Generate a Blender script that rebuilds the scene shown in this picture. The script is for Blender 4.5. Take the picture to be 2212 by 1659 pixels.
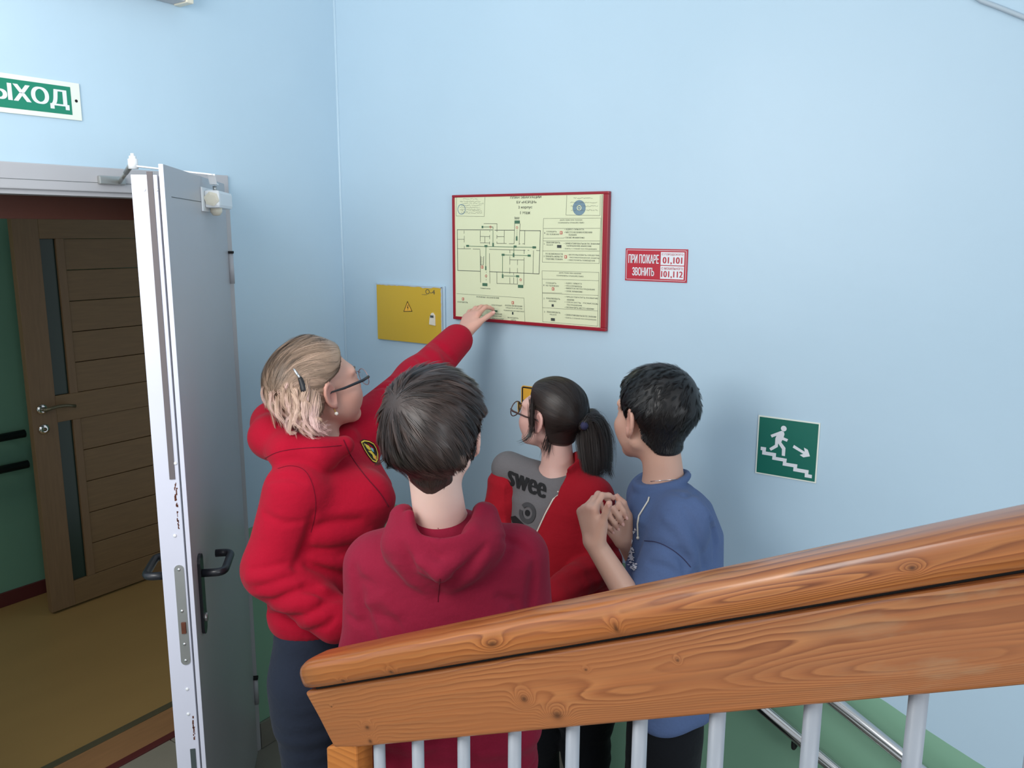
import bpy, bmesh, math, random
import numpy as np
from mathutils import Vector, Matrix, Euler

for _o in list(bpy.data.objects):
    bpy.data.objects.remove(_o)
SC = bpy.context.scene
COL = SC.collection
rng = np.random.default_rng(7)
random.seed(7)

# ------------------------------------------------------------------ camera
CAM = np.array([2.413, -2.30, 1.946])
YAW, PITCH, ROLL, FPX = math.radians(34.92), math.radians(10.60), math.radians(0.19), 1790.0
_r = np.array([math.cos(YAW), math.sin(YAW), 0.0])
_f = np.array([-math.sin(YAW) * math.cos(PITCH), math.cos(YAW) * math.cos(PITCH), -math.sin(PITCH)])
_u = np.cross(_r, _f)
CR = math.cos(ROLL) * _r + math.sin(ROLL) * _u
CU = -math.sin(ROLL) * _r + math.cos(ROLL) * _u
CF = _f
camd = bpy.data.cameras.new('camera')
camd.sensor_width = 36.0
camd.lens = FPX / 2212.0 * 36.0
camd.clip_start = 0.05
cam = bpy.data.objects.new('camera', camd)
COL.objects.link(cam)
cam.matrix_world = Matrix(((CR[0], CU[0], -CF[0], CAM[0]), (CR[1], CU[1], -CF[1], CAM[1]), (CR[2], CU[2], -CF[2], CAM[2]), (0, 0, 0, 1)))
SC.camera = cam


def P(px, py, d):
    """world point seen at a photo pixel, d metres along the camera's axis"""
    return CAM + d * (CF + CR * (px - 1106.0) / FPX - CU * (py - 829.5) / FPX)


FH = np.array([-math.sin(YAW), math.cos(YAW), 0.0])      # horizontal 'away' direction
RH = np.array([math.cos(YAW), math.sin(YAW), 0.0])       # horizontal 'right' direction
UP = np.array([0.0, 0.0, 1.0])

# ------------------------------------------------------------------ light
SC.view_settings.view_transform = 'Standard'
SC.view_settings.look = 'None'
SC.view_settings.exposure = -0.33
SC.view_settings.gamma = 1.0
SC.view_settings.use_curve_mapping = False
world = bpy.data.worlds.new('daylight')
SC.world = world
world.use_nodes = True
bg = world.node_tree.nodes['Background']
bg.inputs[0].default_value = (0.88, 0.94, 1.0, 1)
bg.inputs[1].default_value = 0.88


def area(name, loc, target, sx, sy, power, col):
    l = bpy.data.lights.new(name, 'AREA')
    l.shape = 'RECTANGLE'
    l.size, l.size_y, l.energy, l.color = sx, sy, power, col
    o = bpy.data.objects.new(name, l)
    COL.objects.link(o)
    o.location = loc
    o.rotation_euler = (Vector(target) - Vector(loc)).to_track_quat('-Z', 'Y').to_euler()
    return o


area('stair_window_light', (5.2, -2.7, 1.9), (0.2, -0.5, 1.4), 1.8, 2.0, 76, (0.88, 0.95, 1.0))
area('landing_fill_light', (0.8, -3.55, 1.75), (0.7, 0.0, 1.3), 1.7, 1.8, 10, (0.92, 0.97, 1.0))  # added fill from behind to even out the plan wall; no known window
area('wall_lamp_light', (0.13, -1.80, 2.72), (0.0, -1.45, 2.45), 0.6, 0.06, 3.4, (1.0, 0.97, 0.90))
area('ceiling_lamp_light', (1.15, -1.15, 3.80), (1.05, -1.05, 0), 2.0, 2.0, 7, (0.98, 0.98, 1.0))
area('corner_fill_light', (1.15, -2.35, 2.40), (0.30, -0.1, 1.40), 0.9, 0.9, 31, (1.0, 0.98, 0.95))  # unseen fill added to lift the corner and door wall; no fixture
area('corridor_lamp_light', (-1.3, -2.6, 2.5), (-1.3, -2.6, 0), 0.5, 1.2, 20, (1.0, 0.92, 0.78))


# ------------------------------------------------------------------ materials
def S(r, g, b):
    f = lambda c: (c / 255.0 / 12.92) if c / 255.0 <= 0.04045 else ((c / 255.0 + 0.055) / 1.055) ** 2.4
    return (f(r), f(g), f(b), 1.0)


class NT:
    def __init__(self, name):
        self.m = bpy.data.materials.new(name)
        self.m.use_nodes = True
        self.t = self.m.node_tree
        self.b = self.t.nodes['Principled BSDF']

    def n(self, typ, **kw):
        x = self.t.nodes.new(typ)
        for k, v in kw.items():
            setattr(x, k, v)
        return x

    def link(self, a, b):
        self.t.links.new(a, b)

    def inp(self, sock, v):
        if isinstance(v, (int, float)):
            sock.default_value = v
        elif isinstance(v, tuple):
            sock.default_value = v
        else:
            self.link(v, sock)

    def M(self, op, a, b=0.0, c=0.0):
        x = self.n('ShaderNodeMath', operation=op)
        self.inp(x.inputs[0], a)
        self.inp(x.inputs[1], b)
        if op in ('MULTIPLY_ADD', 'SMOOTH_MIN', 'COMPARE'):
            self.inp(x.inputs[2], c)
        return x.outputs[0]

    def coord(self, kind='Object'):
        return self.n('ShaderNodeTexCoord').outputs[kind]

    def mapped(self, scale, kind='Object'):
        mp = self.n('ShaderNodeMapping')
        mp.inputs['Scale'].default_value = scale
        self.link(self.coord(kind), mp.inputs[0])
        return mp.outputs[0]

    def noise(self, vec, scale, detail=3.0, rough=0.55):
        x = self.n('ShaderNodeTexNoise')
        x.inputs['Scale'].default_value = scale
        x.inputs['Detail'].default_value = detail
        x.inputs['Roughness'].default_value = rough
        self.link(vec, x.inputs['Vector'])
        return x.outputs[0]

    def mix(self, fac, a, b, blend='MIX'):
        x = self.n('ShaderNodeMix', data_type='RGBA', blend_type=blend)
        self.inp(x.inputs[0], fac)
        self.inp(x.inputs[6], a)
        self.inp(x.inputs[7], b)
        return x.outputs[2]

    def ramp(self, fac, stops):
        x = self.n('ShaderNodeValToRGB')
        el = x.color_ramp.elements
        while len(el) < len(stops):
            el.new(0.5)
        for e, (pos, c) in zip(el, stops):
            e.position, e.color = pos, c
        self.link(fac, x.inputs[0])
        return x.outputs[0]

    def bump(self, h, strength, dist=0.01):
        x = self.n('ShaderNodeBump')
        x.inputs['Strength'].default_value = strength
        x.inputs['Distance'].default_value = dist
        self.link(h, x.inputs['Height'])
        self.link(x.outputs[0], self.b.inputs['Normal'])

    def set(self, col=None, rough=None, metal=None, **kw):
        if col is not None:
            self.inp(self.b.inputs['Base Color'], col)
        if rough is not None:
            self.inp(self.b.inputs['Roughness'], rough)
        if metal is not None:
            self.b.inputs['Metallic'].default_value = metal
        for k, v in kw.items():
            self.inp(self.b.inputs[k.replace('_', ' ')], v)
        return self.m


def darker(c, k):
    return (c[0] * k, c[1] * k, c[2] * k, 1.0)


def mat(name, col, rough=0.55, metal=0.0, var=0.0, vscale=8.0, bump=0.0, bscale=60.0, stretch=(1, 1, 1), **kw):
    t = NT(name)
    c = col
    if var > 0:
        v = t.mapped(stretch)
        c = t.mix(t.noise(v, vscale), darker(col, 1 - var), darker(col, 1 + var))
    if bump > 0:
        t.bump(t.noise(t.mapped(stretch), bscale, 4.0), bump, 0.004)
    return t.set(c, rough, metal, **kw)


MT = {}


def two_tone_wall(name, axis_slope):
    t = NT(name)
    sep = t.n('ShaderNodeSeparateXYZ')
    t.link(t.n('ShaderNodeNewGeometry').outputs['Position'], sep.inputs[0])
    z = sep.outputs[2]
    if axis_slope:
        line = t.M('SUBTRACT', 0.877, t.M('MULTIPLY', t.M('MAXIMUM', t.M('SUBTRACT', sep.outputs[0], 1.535), 0.0), 0.394))
    else:
        line = 0.877
    wob = t.M('MULTIPLY', t.M('SUBTRACT', t.noise(t.mapped((1, 1, 1)), 6.0), 0.5), 0.012)
    fac = t.M('LESS_THAN', t.M('ADD', z, wob), line)
    pos = t.mapped((1, 1, 1))
    blue = t.mix(t.noise(pos, 1.3, 4), S(176, 202, 218), S(190, 213, 228))
    green = t.mix(t.noise(pos, 1.6, 4), S(128, 172, 144), S(142, 186, 158))
    t.bump(t.M('ADD', t.noise(pos, 2.2, 5), t.M('MULTIPLY', t.noise(pos, 45, 3), 0.03)), 0.16, 0.03)
    return t.set(t.mix(fac, blue, green), 0.46)


MT['wall_door'] = two_tone_wall('blue and green paint, door wall', False)
MT['wall_plan'] = two_tone_wall('blue and green paint, plan wall', True)
MT['ceiling'] = mat('white ceiling paint', S(225, 228, 228), 0.8, var=0.03)
MT['tile'] = mat('grey floor tile', S(132, 128, 118), 0.35, var=0.08, vscale=14)
MT['grout'] = mat('dark grout', S(78, 76, 72), 0.9, var=0.1)
MT['steel_grey'] = mat('grey enamelled steel', S(176, 176, 180), 0.36, var=0.03, vscale=3, bump=0.05, bscale=5)
MT['leaf_edge'] = mat('pale grey enamel', S(206, 208, 222), 0.35, var=0.03, vscale=9)
MT['seal'] = mat('grey intumescent strip', S(100, 94, 96), 0.8, var=0.05)
MT['seal_dark'] = mat('dark seal strip', S(66, 76, 76), 0.7, var=0.05)
MT['rust'] = mat('rust chips', S(92, 50, 34), 0.9, var=0.3, vscale=90)
MT['zinc'] = mat('zinc plated steel', S(176, 178, 176), 0.32, 0.75, var=0.06, vscale=40)
MT['chrome'] = mat('bright chrome', S(225, 225, 228), 0.14, 1.0, var=0.02)
MT['stainless'] = mat('stainless tube', S(205, 205, 205), 0.16, 1.0, var=0.04, vscale=30)
MT['black_plastic'] = mat('black nylon', S(30, 32, 38), 0.32, var=0.05)
MT['black_parts_and_shade'] = mat('black parts and gap shade', S(12, 12, 13), 0.8, var=0.05)  # black brackets and caps; also paints the dark of gap and hole
MT['white_plastic'] = mat('white enamel', S(232, 234, 236), 0.3, var=0.02)
MT['cream_plastic'] = mat('cream plastic', S(222, 216, 198), 0.4, var=0.03)
MT['corridor_green'] = mat('corridor green paint', S(104, 148, 128), 0.5, var=0.05, vscale=2)
MT['maroon'] = mat('maroon paint', S(84, 34, 36), 0.45, var=0.12, vscale=12)
MT['brown_lintel'] = mat('red brown wood', S(92, 48, 34), 0.5, var=0.12, vscale=6, stretch=(1, 0.2, 6))
MT['lino'] = mat('ochre linoleum', S(146, 118, 74), 0.42, var=0.09, vscale=5, stretch=(1, 0.25, 1))
MT['sill_wood'] = mat('worn wooden sill', S(142, 104, 70), 0.5, var=0.2, vscale=10, stretch=(6, 0.6, 1))
MT['dark_metal'] = mat('dull aluminium strip', S(96, 92, 74), 0.4, 0.4, var=0.1)
MT['green_glass'] = mat('dark green glass', S(18, 46, 40), 0.3, var=0.03)
MT['oak'] = mat('brown oak veneer', S(112, 88, 58), 0.5, var=0.22, vscale=9, stretch=(1, 0.7, 9), bump=0.1, bscale=12)
MT['oak_v'] = mat('brown oak veneer upright', S(112, 88, 62), 0.5, var=0.2, vscale=9, stretch=(9, 9, 0.7), bump=0.1, bscale=12)
MT['bar_paint'] = mat('pale grey baluster paint', S(158, 163, 171), 0.45, var=0.06, vscale=20, bump=0.25, bscale=28)
MT['red_frame'] = mat('red frame', S(150, 24, 40), 0.35, var=0.04)
MT['paper'] = mat('pale yellow film', S(222, 226, 188), 0.45, var=0.015)
MT['ink'] = mat('dark print', S(62, 70, 66), 0.6, var=0.03)
MT['ink_soft'] = mat('grey print', S(104, 112, 100), 0.6, var=0.03)
MT['ink_green'] = mat('green print', S(70, 110, 84), 0.6, var=0.03)
MT['ink_red'] = mat('red print', S(196, 70, 72), 0.6, var=0.03)
MT['ink_blue'] = mat('blue stamp ink', S(116, 142, 156), 0.6, var=0.1, vscale=120)
MT['sign_red'] = mat('red sign film', S(182, 22, 46), 0.4, var=0.03)
MT['sign_white'] = mat('white sign film', S(226, 228, 232), 0.4, var=0.01)
MT['sign_glow'] = mat('pale phosphor film', S(228, 232, 222), 0.45, var=0.015)
MT['sign_green'] = mat('green sign film', S(20, 104, 88), 0.4, var=0.03)
MT['exit_green'] = mat('exit sign green', S(26, 128, 100), 0.4, var=0.03)
MT['ochre'] = mat('mustard enamel', S(206, 170, 52), 0.4, var=0.06, vscale=5, bump=0.08, bscale=14)
MT['warn_yellow'] = mat('warning sticker yellow', S(240, 180, 60), 0.45, var=0.02)
MT['ink_black'] = mat('black print', S(26, 22, 20), 0.6, var=0.02)
MT['cable'] = mat('pale cable sheath', S(176, 190, 200), 0.5, var=0.03)


# ------------------------------------------------------------------ mesh helpers
def link(o, parent=None):
    COL.objects.link(o)
    if parent is not None:
        o.parent = parent
    return o


def obj(name, data, m, parent=None, smooth=False, loc=None):
    if isinstance(data, bmesh.types.BMesh):
        bmesh.ops.recalc_face_normals(data, faces=data.faces)
        me = bpy.data.meshes.new(name)
        data.to_mesh(me)
        data.free()
    else:
        me = data
    if smooth:
        me.polygons.foreach_set('use_smooth', [True] * len(me.polygons))
    if m is not None:
        me.materials.append(MT[m] if isinstance(m, str) else m)
    o = bpy.data.objects.new(name, me)
    link(o, parent)
    if loc is not None:
        o.location = loc
    return o


def tag(o, label=None, cat=None, group=None, kind=None):
    if label:
        o['label'] = label
    if cat:
        o['category'] = cat
    if group:
        o['group'] = group
    if kind:
        o['kind'] = kind
    return o


def empty(name, loc=(0, 0, 0), rot=(0, 0, 0)):
    o = bpy.data.objects.new(name, None)
    o.empty_display_size = 0.05
    COL.objects.link(o)
    o.location, o.rotation_euler = loc, rot
    return o


def box(bm, x0, x1, y0, y1, z0, z1, bev=0.0):
    vs = [bm.verts.new((x, y, z)) for x in (x0, x1) for y in (y0, y1) for z in (z0, z1)]
    fs = []
    for q in ((0, 1, 3, 2), (4, 6, 7, 5), (0, 4, 5, 1), (2, 3, 7, 6), (0, 2, 6, 4), (1, 5, 7, 3)):
        fs.append(bm.faces.new([vs[i] for i in q]))
    if bev > 0:
        es = list({e for f in fs for e in f.edges})
        bmesh.ops.bevel(bm, geom=es, offset=bev, segments=2, affect='EDGES', profile=0.6)
    return bm


def boxbm(*a, bev=0.0):
    return box(bmesh.new(), *a, bev=bev)


def tube(bm, pts, rad, seg=12, cap=True):
    """round tube along a polyline; rad is a number or a list"""
    pts = [Vector(p) for p in pts]
    n = len(pts)
    rad = rad if isinstance(rad, (list, tuple)) else [rad] * n
    rings = []
    ref = None
    for i, p in enumerate(pts):
        d = (pts[min(i + 1, n - 1)] - pts[max(i - 1, 0)]).normalized()
        if ref is None:
            ref = d.orthogonal().normalized()
        ref = (ref - d * ref.dot(d)).normalized()
        b = d.cross(ref)
        rings.append([bm.verts.new(p + (ref * math.cos(a) + b * math.sin(a)) * rad[i]) for a in (2 * math.pi * k / seg for k in range(seg))])
    for A, B in zip(rings, rings[1:]):
        for k in range(seg):
            bm.faces.new((A[k], A[(k + 1) % seg], B[(k + 1) % seg], B[k]))
    if cap:
        bm.faces.new(rings[0][::-1])
        bm.faces.new(rings[-1])
    return bm


def rounded_path(pts, r, n=5):
    """polyline with its corners rounded"""
    pts = [Vector(p) for p in pts]
    out = [pts[0]]
    for a, b, c in zip(pts, pts[1:], pts[2:]):
        d1, d2 = (a - b), (c - b)
        q = min(r, d1.length * 0.49, d2.length * 0.49)
        s, e = b + d1.normalized() * q, b + d2.normalized() * q
        for k in range(n + 1):
            t = k / n
            out.append(s * (1 - t) ** 2 + b * 2 * t * (1 - t) + e * t * t)
    out.append(pts[-1])
    return out


def prism(bm, poly, y0, y1):
    """polygon given as (x, z), extruded along y"""
    a = [bm.verts.new((x, y0, z)) for x, z in poly]
    b = [bm.verts.new((x, y1, z)) for x, z in poly]
    bm.faces.new(a)
    bm.faces.new(b[::-1])
    n = len(poly)
    for i in range(n):
        bm.faces.new((a[i], b[i], b[(i + 1) % n], a[(i + 1) % n]))
    return bm


def lathe(bm, prof, seg=20, axis=(0, 0, 1), org=(0, 0, 0)):
    """profile (radius, height) turned about an axis"""
    ax = Vector(axis).normalized()
    e1 = ax.orthogonal().normalized()
    e2 = ax.cross(e1)
    org = Vector(org)
    rings = []
    for r, h in prof:
        rings.append([bm.verts.new(org + ax * h + (e1 * math.cos(a) + e2 * math.sin(a)) * max(r, 1e-5)) for a in (2 * math.pi * k / seg for k in range(seg))])
    for A, B in zip(rings, rings[1:]):
        for k in range(seg):
            bm.faces.new((A[k], A[(k + 1) % seg], B[(k + 1) % seg], B[k]))
    bm.faces.new(rings[0][::-1])
    bm.faces.new(rings[-1])
    return bm


def bevel_mod(o, w, seg=2, ang=0.6):
    m = o.modifiers.new('bevel', 'BEVEL')
    m.width, m.segments, m.limit_method, m.angle_limit = w, seg, 'ANGLE', ang
    return o


_fontcache = {}


def text_verts(s, bold=0.0, align='LEFT', line=1.0):
    """flat text outline as (verts Nx2, faces)"""
    key = (s, bold, align, line)
    if key in _fontcache:
        return _fontcache[key]
    cu = bpy.data.curves.new('lettering', 'FONT')
    cu.body, cu.offset, cu.align_x, cu.space_line = s, bold, align, line
    cu.resolution_u = 4
    cu.fill_mode = 'FRONT'
    o = bpy.data.objects.new('lettering', cu)
    COL.objects.link(o)
    dg = bpy.context.evaluated_depsgraph_get()
    dg.update()
    me = bpy.data.meshes.new_from_object(o.evaluated_get(dg))
    v = np.array([(q.co.x, q.co.y) for q in me.vertices])
    f = [tuple(p.vertices) for p in me.polygons]
    bpy.data.objects.remove(o)
    bpy.data.curves.remove(cu)
    bpy.data.meshes.remove(me)
    _fontcache[key] = (v, f)
    return v, f


class Flat:
    """flat print on a plane: local (a, b) -> origin + a*A + b*B + lift*N"""

    def __init__(self, org, A, B, N):
        self.o, self.A, self.B, self.N = (np.array(q, float) for q in (org, A, B, N))
        self.v, self.f = [], []

    def add(self, pts, faces, lift):
        k = len(self.v)
        for a, b in pts:
            self.v.append(self.o + a * self.A + b * self.B + lift * self.N)
        for q in faces:
            self.f.append(tuple(i + k for i in q))

    def poly(self, pts, lift=0.001):
        self.add(pts, [tuple(range(len(pts)))], lift)

    def rect(self, a0, b0, a1, b1, lift=0.001):
        self.poly([(a0, b0), (a1, b0), (a1, b1), (a0, b1)], lift)

    def line(self, a0, b0, a1, b1, w, lift=0.001):
        d = np.array((a1 - a0, b1 - b0), float)
        d /= max(np.linalg.norm(d), 1e-9)
        n = np.array((-d[1], d[0])) * w / 2
        e = d * w / 2
        self.poly([(a0 - n[0] - e[0], b0 - n[1] - e[1]), (a1 - n[0] + e[0], b1 - n[1] + e[1]), (a1 + n[0] + e[0], b1 + n[1] + e[1]), (a0 + n[0] - e[0], b0 + n[1] - e[1])], lift)

    def frame(self, a0, b0, a1, b1, w, lift=0.001):
        self.line(a0, b0, a1, b0, w, lift)
        self.line(a0, b1, a1, b1, w, lift)
        self.line(a0, b0, a0, b1, w, lift)
        self.line(a1, b0, a1, b1, w, lift)

    def disc(self, a, b, r, lift=0.001, n=24, rb=None):
        rb = rb or r
        self.poly([(a + r * math.cos(2 * math.pi * k / n), b + rb * math.sin(2 * math.pi * k / n)) for k in range(n)], lift)

    def ring(self, a, b, r0, r1, lift=0.001, n=28):
        for k in range(n):
            t0, t1 = 2 * math.pi * k / n, 2 * math.pi * (k + 1) / n
            self.poly([(a + r0 * math.cos(t0), b + r0 * math.sin(t0)), (a + r1 * math.cos(t0), b + r1 * math.sin(t0)), (a + r1 * math.cos(t1), b + r1 * math.sin(t1)), (a + r0 * math.cos(t1), b + r0 * math.sin(t1))], lift)

    def text(self, s, a0, b0, a1, b1, bold=0.0, lift=0.001, align='LEFT', line=1.0, slant=0.0):
        v, f = text_verts(s, 0.0, align, line)
        lo, hi = v.min(0), v.max(0)
        w = bold * 0.8
        for o in ((-w, 0.0, w) if bold > 0.03 else ((-w / 2, w / 2) if bold > 0 else (0.0,))):
            q = (v - lo + np.array((w + o, 0))) / np.maximum(hi - lo + np.array((2 * w, 0)), 1e-6)
            pts = [(a0 + (x + slant * y) * (a1 - a0), b0 + y * (b1 - b0)) for x, y in q]
            self.add(pts, f, lift + o * 1e-3)

    def build(self, name, m, parent):
        me = bpy.data.meshes.new(name)
        me.from_pydata([tuple(q) for q in self.v], [], self.f)
        self.v, self.f = [], []
        return obj(name, me, m, parent)


# ------------------------------------------------------------------ the setting
def struct(o):
    o['kind'] = 'structure'
    return o


RY = -1.257            # railing centre plane
bm = bmesh.new()
box(bm, -0.30, 0, -3.6, -1.50, -1.8, 3.9)
box(bm, -0.16, 0, -0.575, 0.3, -1.8, 3.9)
box(bm, -0.30, 0, -1.50, -0.575, 2.055, 3.9)
box(bm, -0.30, 0, -1.50, -0.575, -1.8, -0.03)
struct(obj('wall_left', bm, 'wall_door'))
struct(obj('wall_back', boxbm(0.0, 5.4, 0.0, 0.3, -1.8, 3.9), 'wall_plan'))
struct(obj('ceiling', boxbm(-0.0, 5.4, -3.6, 0.0, 3.9, 4.05), 'ceiling'))
# plaster bead down the corner
bm = bmesh.new()
tube(bm, [(0.001, -0.001, 0.0), (0.001, -0.001, 3.9)], 0.006, 8)
struct(obj('trim_1', bm, 'wall_plan', smooth=True))

# landing floor with tiles
fl = struct(obj('floor', boxbm(-0.46, 1.80, -3.6, 0.0, -0.20, -0.008), 'grout'))
tile_me = None
nx = 0
for i in range(6):
    for j in range(10):
        x0, y0 = -0.455 + i * 0.336, -0.004 - (j + 1) * 0.336
        if tile_me is None:
            t_ = obj('floor_tile', boxbm(0, 0.331, 0, 0.331, -0.010, 0.0, bev=0.0015), 'tile', fl)
            tile_me = t_.data
        else:
            t_ = link(bpy.data.objects.new('floor_tile', tile_me), fl)
        t_.location = (x0, y0, 0)
# strip of cut tiles at the edge of the landing
obj('edge_tile', boxbm(1.563, 1.80, -1.2, -0.006, -0.010, 0.0, bev=0.0015), 'tile', fl)
# skirting tiles
sk = struct(obj('baseboard_left', boxbm(0.0, 0.006, -0.515, 0.0, 0.0, 0.104), 'grout'))
for k, (y0, y1) in enumerate(((-0.513, -0.336), (-0.331, -0.003))):
    obj('skirting_tile', boxbm(0.003, 0.013, y0, y1, 0.002, 0.105, bev=0.0015), 'tile', sk)
sk = struct(obj('baseboard_back', boxbm(0.013, 1.56, -0.006, 0.0, 0.0, 0.104), 'grout'))
for k in range(5):
    obj('skirting_tile', boxbm(0.016 + k * 0.31, 0.016 + k * 0.31 + 0.304, -0.013, -0.003, 0.002, 0.105, bev=0.0015), 'tile', sk)

# flights
fl_up = struct(empty('stair_flight_up', (1.36, -2.03, 0)))
for k in range(7):
    s_ = obj('step', boxbm(k * 0.305, k * 0.305 + 0.34, -0.75, 0.735, k * 0.14 - (0.0 if k == 0 else 0.10), (k + 1) * 0.14, bev=0.004), 'tile', fl_up)
fl_dn = struct(empty('stair_flight_down', (1.80, -0.6, 0)))
for k in range(8):
    obj('step', boxbm(k * 0.30, k * 0.30 + 0.33, -0.55, 0.597, -(k + 1) * 0.14 - 0.12, -(k + 1) * 0.14, bev=0.004), 'tile', fl_dn)

# ---- corridor behind the doorway
struct(obj('corridor_floor', boxbm(-2.25, -0.53, -3.6, 1.6, -0.1, 0.0), 'lino'))
sill = struct(obj('door_sill', boxbm(-0.53, -0.36, -1.60, -0.20, -0.03, 0.004, bev=0.003), 'sill_wood'))
obj('sill_nosing', boxbm(-0.36, -0.325, -1.60, -0.20, -0.03, 0.006, bev=0.004), 'maroon', sill)
obj('metal_strip', boxbm(-0.55, -0.515, -1.60, -0.20, -0.002, 0.007, bev=0.002), 'dark_metal', sill)
struct(obj('wall_corridor', boxbm(-2.25, -2.075, -3.6, 1.6, 0, 2.6), 'corridor_green'))
struct(obj('wall_corridor_end', boxbm(-2.075, -0.16, 1.5, 1.6, 0, 2.6), 'corridor_green'))
struct(obj('ceiling_corridor', boxbm(-2.25, -0.16, -3.6, 1.6, 2.6, 2.7), 'ceiling'))
struct(obj('baseboard_corridor', boxbm(-2.075, -2.06, -3.6, 1.5, 0.0, 0.075, bev=0.003), 'maroon'))
lin = struct(obj('trim_2', boxbm(-0.40, -0.33, -1.70, 0.2, 1.972, 2.6), 'brown_lintel'))
# wall mounted corridor rails
for z in (0.905, 0.742):
    ho = tag(empty('corridor_handrail', (-2.01, -1.2, z)), 'dark grip rail on the corridor wall, %s of the pair' % ('upper' if z > 0.8 else 'lower'), 'handrail', 'corridor grip rails')
    bm = bmesh.new()
    tube(bm, [(0, -1.5, 0), (0, 0.86, 0)], 0.021, 10)
    obj('bar', bm, 'black_plastic', ho, True)
    for y in (-1.0, 0.0, 0.78):
        bm = bmesh.new()
        tube(bm, [(0, y, 0), (-0.065, y, -0.01)], 0.009, 8)
        obj('bracket', bm, 'black_plastic', ho, True)

# ---- oak veneer door standing open in the corridor
d2 = struct(empty('door_2', (-1.76, -0.41, 0.012)))
DW, DH, DT = 0.80, 2.0, 0.04


def d2box(name, y0, y1, z0, z1, m, x0=-DT, x1=0.0, bev=0.002, parent=None):
    return obj(name, boxbm(x0, x1, y0, y1, z0, z1, bev=bev), m, parent or d2)


d2box('stile', 0.0, 0.120, 0.0, DH, 'oak_v')
d2box('stile', DW - 0.11, DW, 0.0, DH, 'oak_v')
d2box('bottom_rail', 0.120, DW - 0.11, 0.0, 0.13, 'oak')
d2box('top_rail', 0.120, DW - 0.11, DH - 0.12, DH, 'oak')
d2box('lock_rail', 0.120, DW - 0.11, 0.975, 1.11, 'oak')
for z0, z1 in ((0.13, 0.975), (1.11, DH - 0.12)):
    d2box('glass_strip', 0.120, 0.195, z0, z1, 'green_glass', -0.026, -0.014)
    d2box('inner_stile', 0.195, 0.235, z0, z1, 'oak_v')
    n = 5
    for k in range(n):
        a, b = z0 + (z1 - z0) * k / n, z0 + (z1 - z0) * (k + 1) / n
        d2box('panel_board', 0.235, DW - 0.11, a + 0.0015, b - 0.0015, 'oak', -DT + 0.004, -0.004, 0.003)
for k, z in enumerate((1.055, 0.955)):
    bm = bmesh.new()
    lathe(bm, [(0.024, 0.0), (0.026, 0.004), (0.024, 0.009), (0.012, 0.011)], 20, (1, 0, 0), (0, 0.050, z))
    h_ = obj('lever_handle' if k == 0 else 'lock_rosette', bm, 'chrome', d2, True)
    bm = bmesh.new()
    if k == 0:
        tube(bm, [(0.008, 0.050, z), (0.045, 0.050, z)], 0.010, 10)
        tube(bm, rounded_path([(0.042, 0.046, z), (0.046, 0.10, z + 0.010), (0.044, 0.15, z + 0.008), (0.040, 0.195, z - 0.004)], 0.02), 0.0085, 10)
        obj('lever', bm, 'dark_metal', h_, True)
    else:
        lathe(bm, [(0.010, 0.008), (0.009, 0.016)], 12, (1, 0, 0), (0, 0.050, z))
        obj('cylinder_core', bm, 'dark_metal', h_, True)

# ---- steel fire door: frame
fr = struct(empty('door_frame', (0, -0.515, 0)))
FO0, FO1, FT = -1.56, -0.515, 2.118


def frb(name, *a, bev=0.003, m='steel_grey', parent=None):
    o = obj(name, boxbm(*a, bev=bev), m, parent or fr)
    o.location = (0, 0.515, 0)
    return o


frb('jamb', 0.0, 0.012, -0.588, FO1, 0.0, FT)
frb('jamb', 0.0, 0.012, FO0, -1.487, 0.0, FT)
frb('head', 0.0, 0.012, -1.487, -0.588, 2.048, FT)
frb('jamb_return', -0.10, 0.0, -0.595, -0.575, 0.0, 2.05, bev=0.001)
frb('head_return', -0.10, 0.0, -1.487, -0.595, 2.035, 2.052, bev=0.001)
frb('frame_crease', 0.0115, 0.0128, -1.487, -0.588, 2.0735, 2.0745, bev=0.0, m='seal_dark')

# ---- steel fire door: leaf, hinged on the right jamb and standing half open
LW, LH, LT = 0.86, 2.065, 0.066
ANG = math.radians(45.0)
d1 = struct(empty('door_1', (0.030, -0.553, 0.012), (0, 0, -math.pi / 2 + ANG)))
# local x runs from hinge to free edge, local +y is the landing face


def d1box(name, x0, x1, y0, y1, z0, z1, m='steel_grey', bev=0.0015, parent=None):
    return obj(name, boxbm(x0, x1, y0, y1, z0, z1, bev=bev), m, parent or d1)


leaf = d1box('leaf_core', 0.02, LW - 0.018, -LT, -0.003, 0.0, LH - 0.012)
d1box('edge_channel', LW - 0.018, LW - 0.002, -LT - 0.001, -0.010, 0.0, LH - 0.012, 'leaf_edge')
d1box('leaf_skin', 0.0, LW + 0.004, -0.003, 0.006, 0.0, LH + 0.012)
d1box('leaf_lip', LW + 0.0035, LW + 0.006, -0.004, 0.0065, 0.0, LH + 0.012, 'leaf_edge', 0.001)
XE = LW - 0.002
d1box('seal_strip', XE - 0.001, XE + 0.0022, -0.032, -0.019, 1.33, LH - 0.005, 'seal', 0.0005)
d1box('seal_strip', XE - 0.001, XE + 0.0022, -0.032, -0.019, 0.05, 0.60, 'seal_dark', 0.0005)
d1box('skin_crease', 0.20, LW - 0.06, 0.0055, 0.0066, LH - 0.060, LH - 0.0585, 'seal_dark', 0.0)
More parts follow.
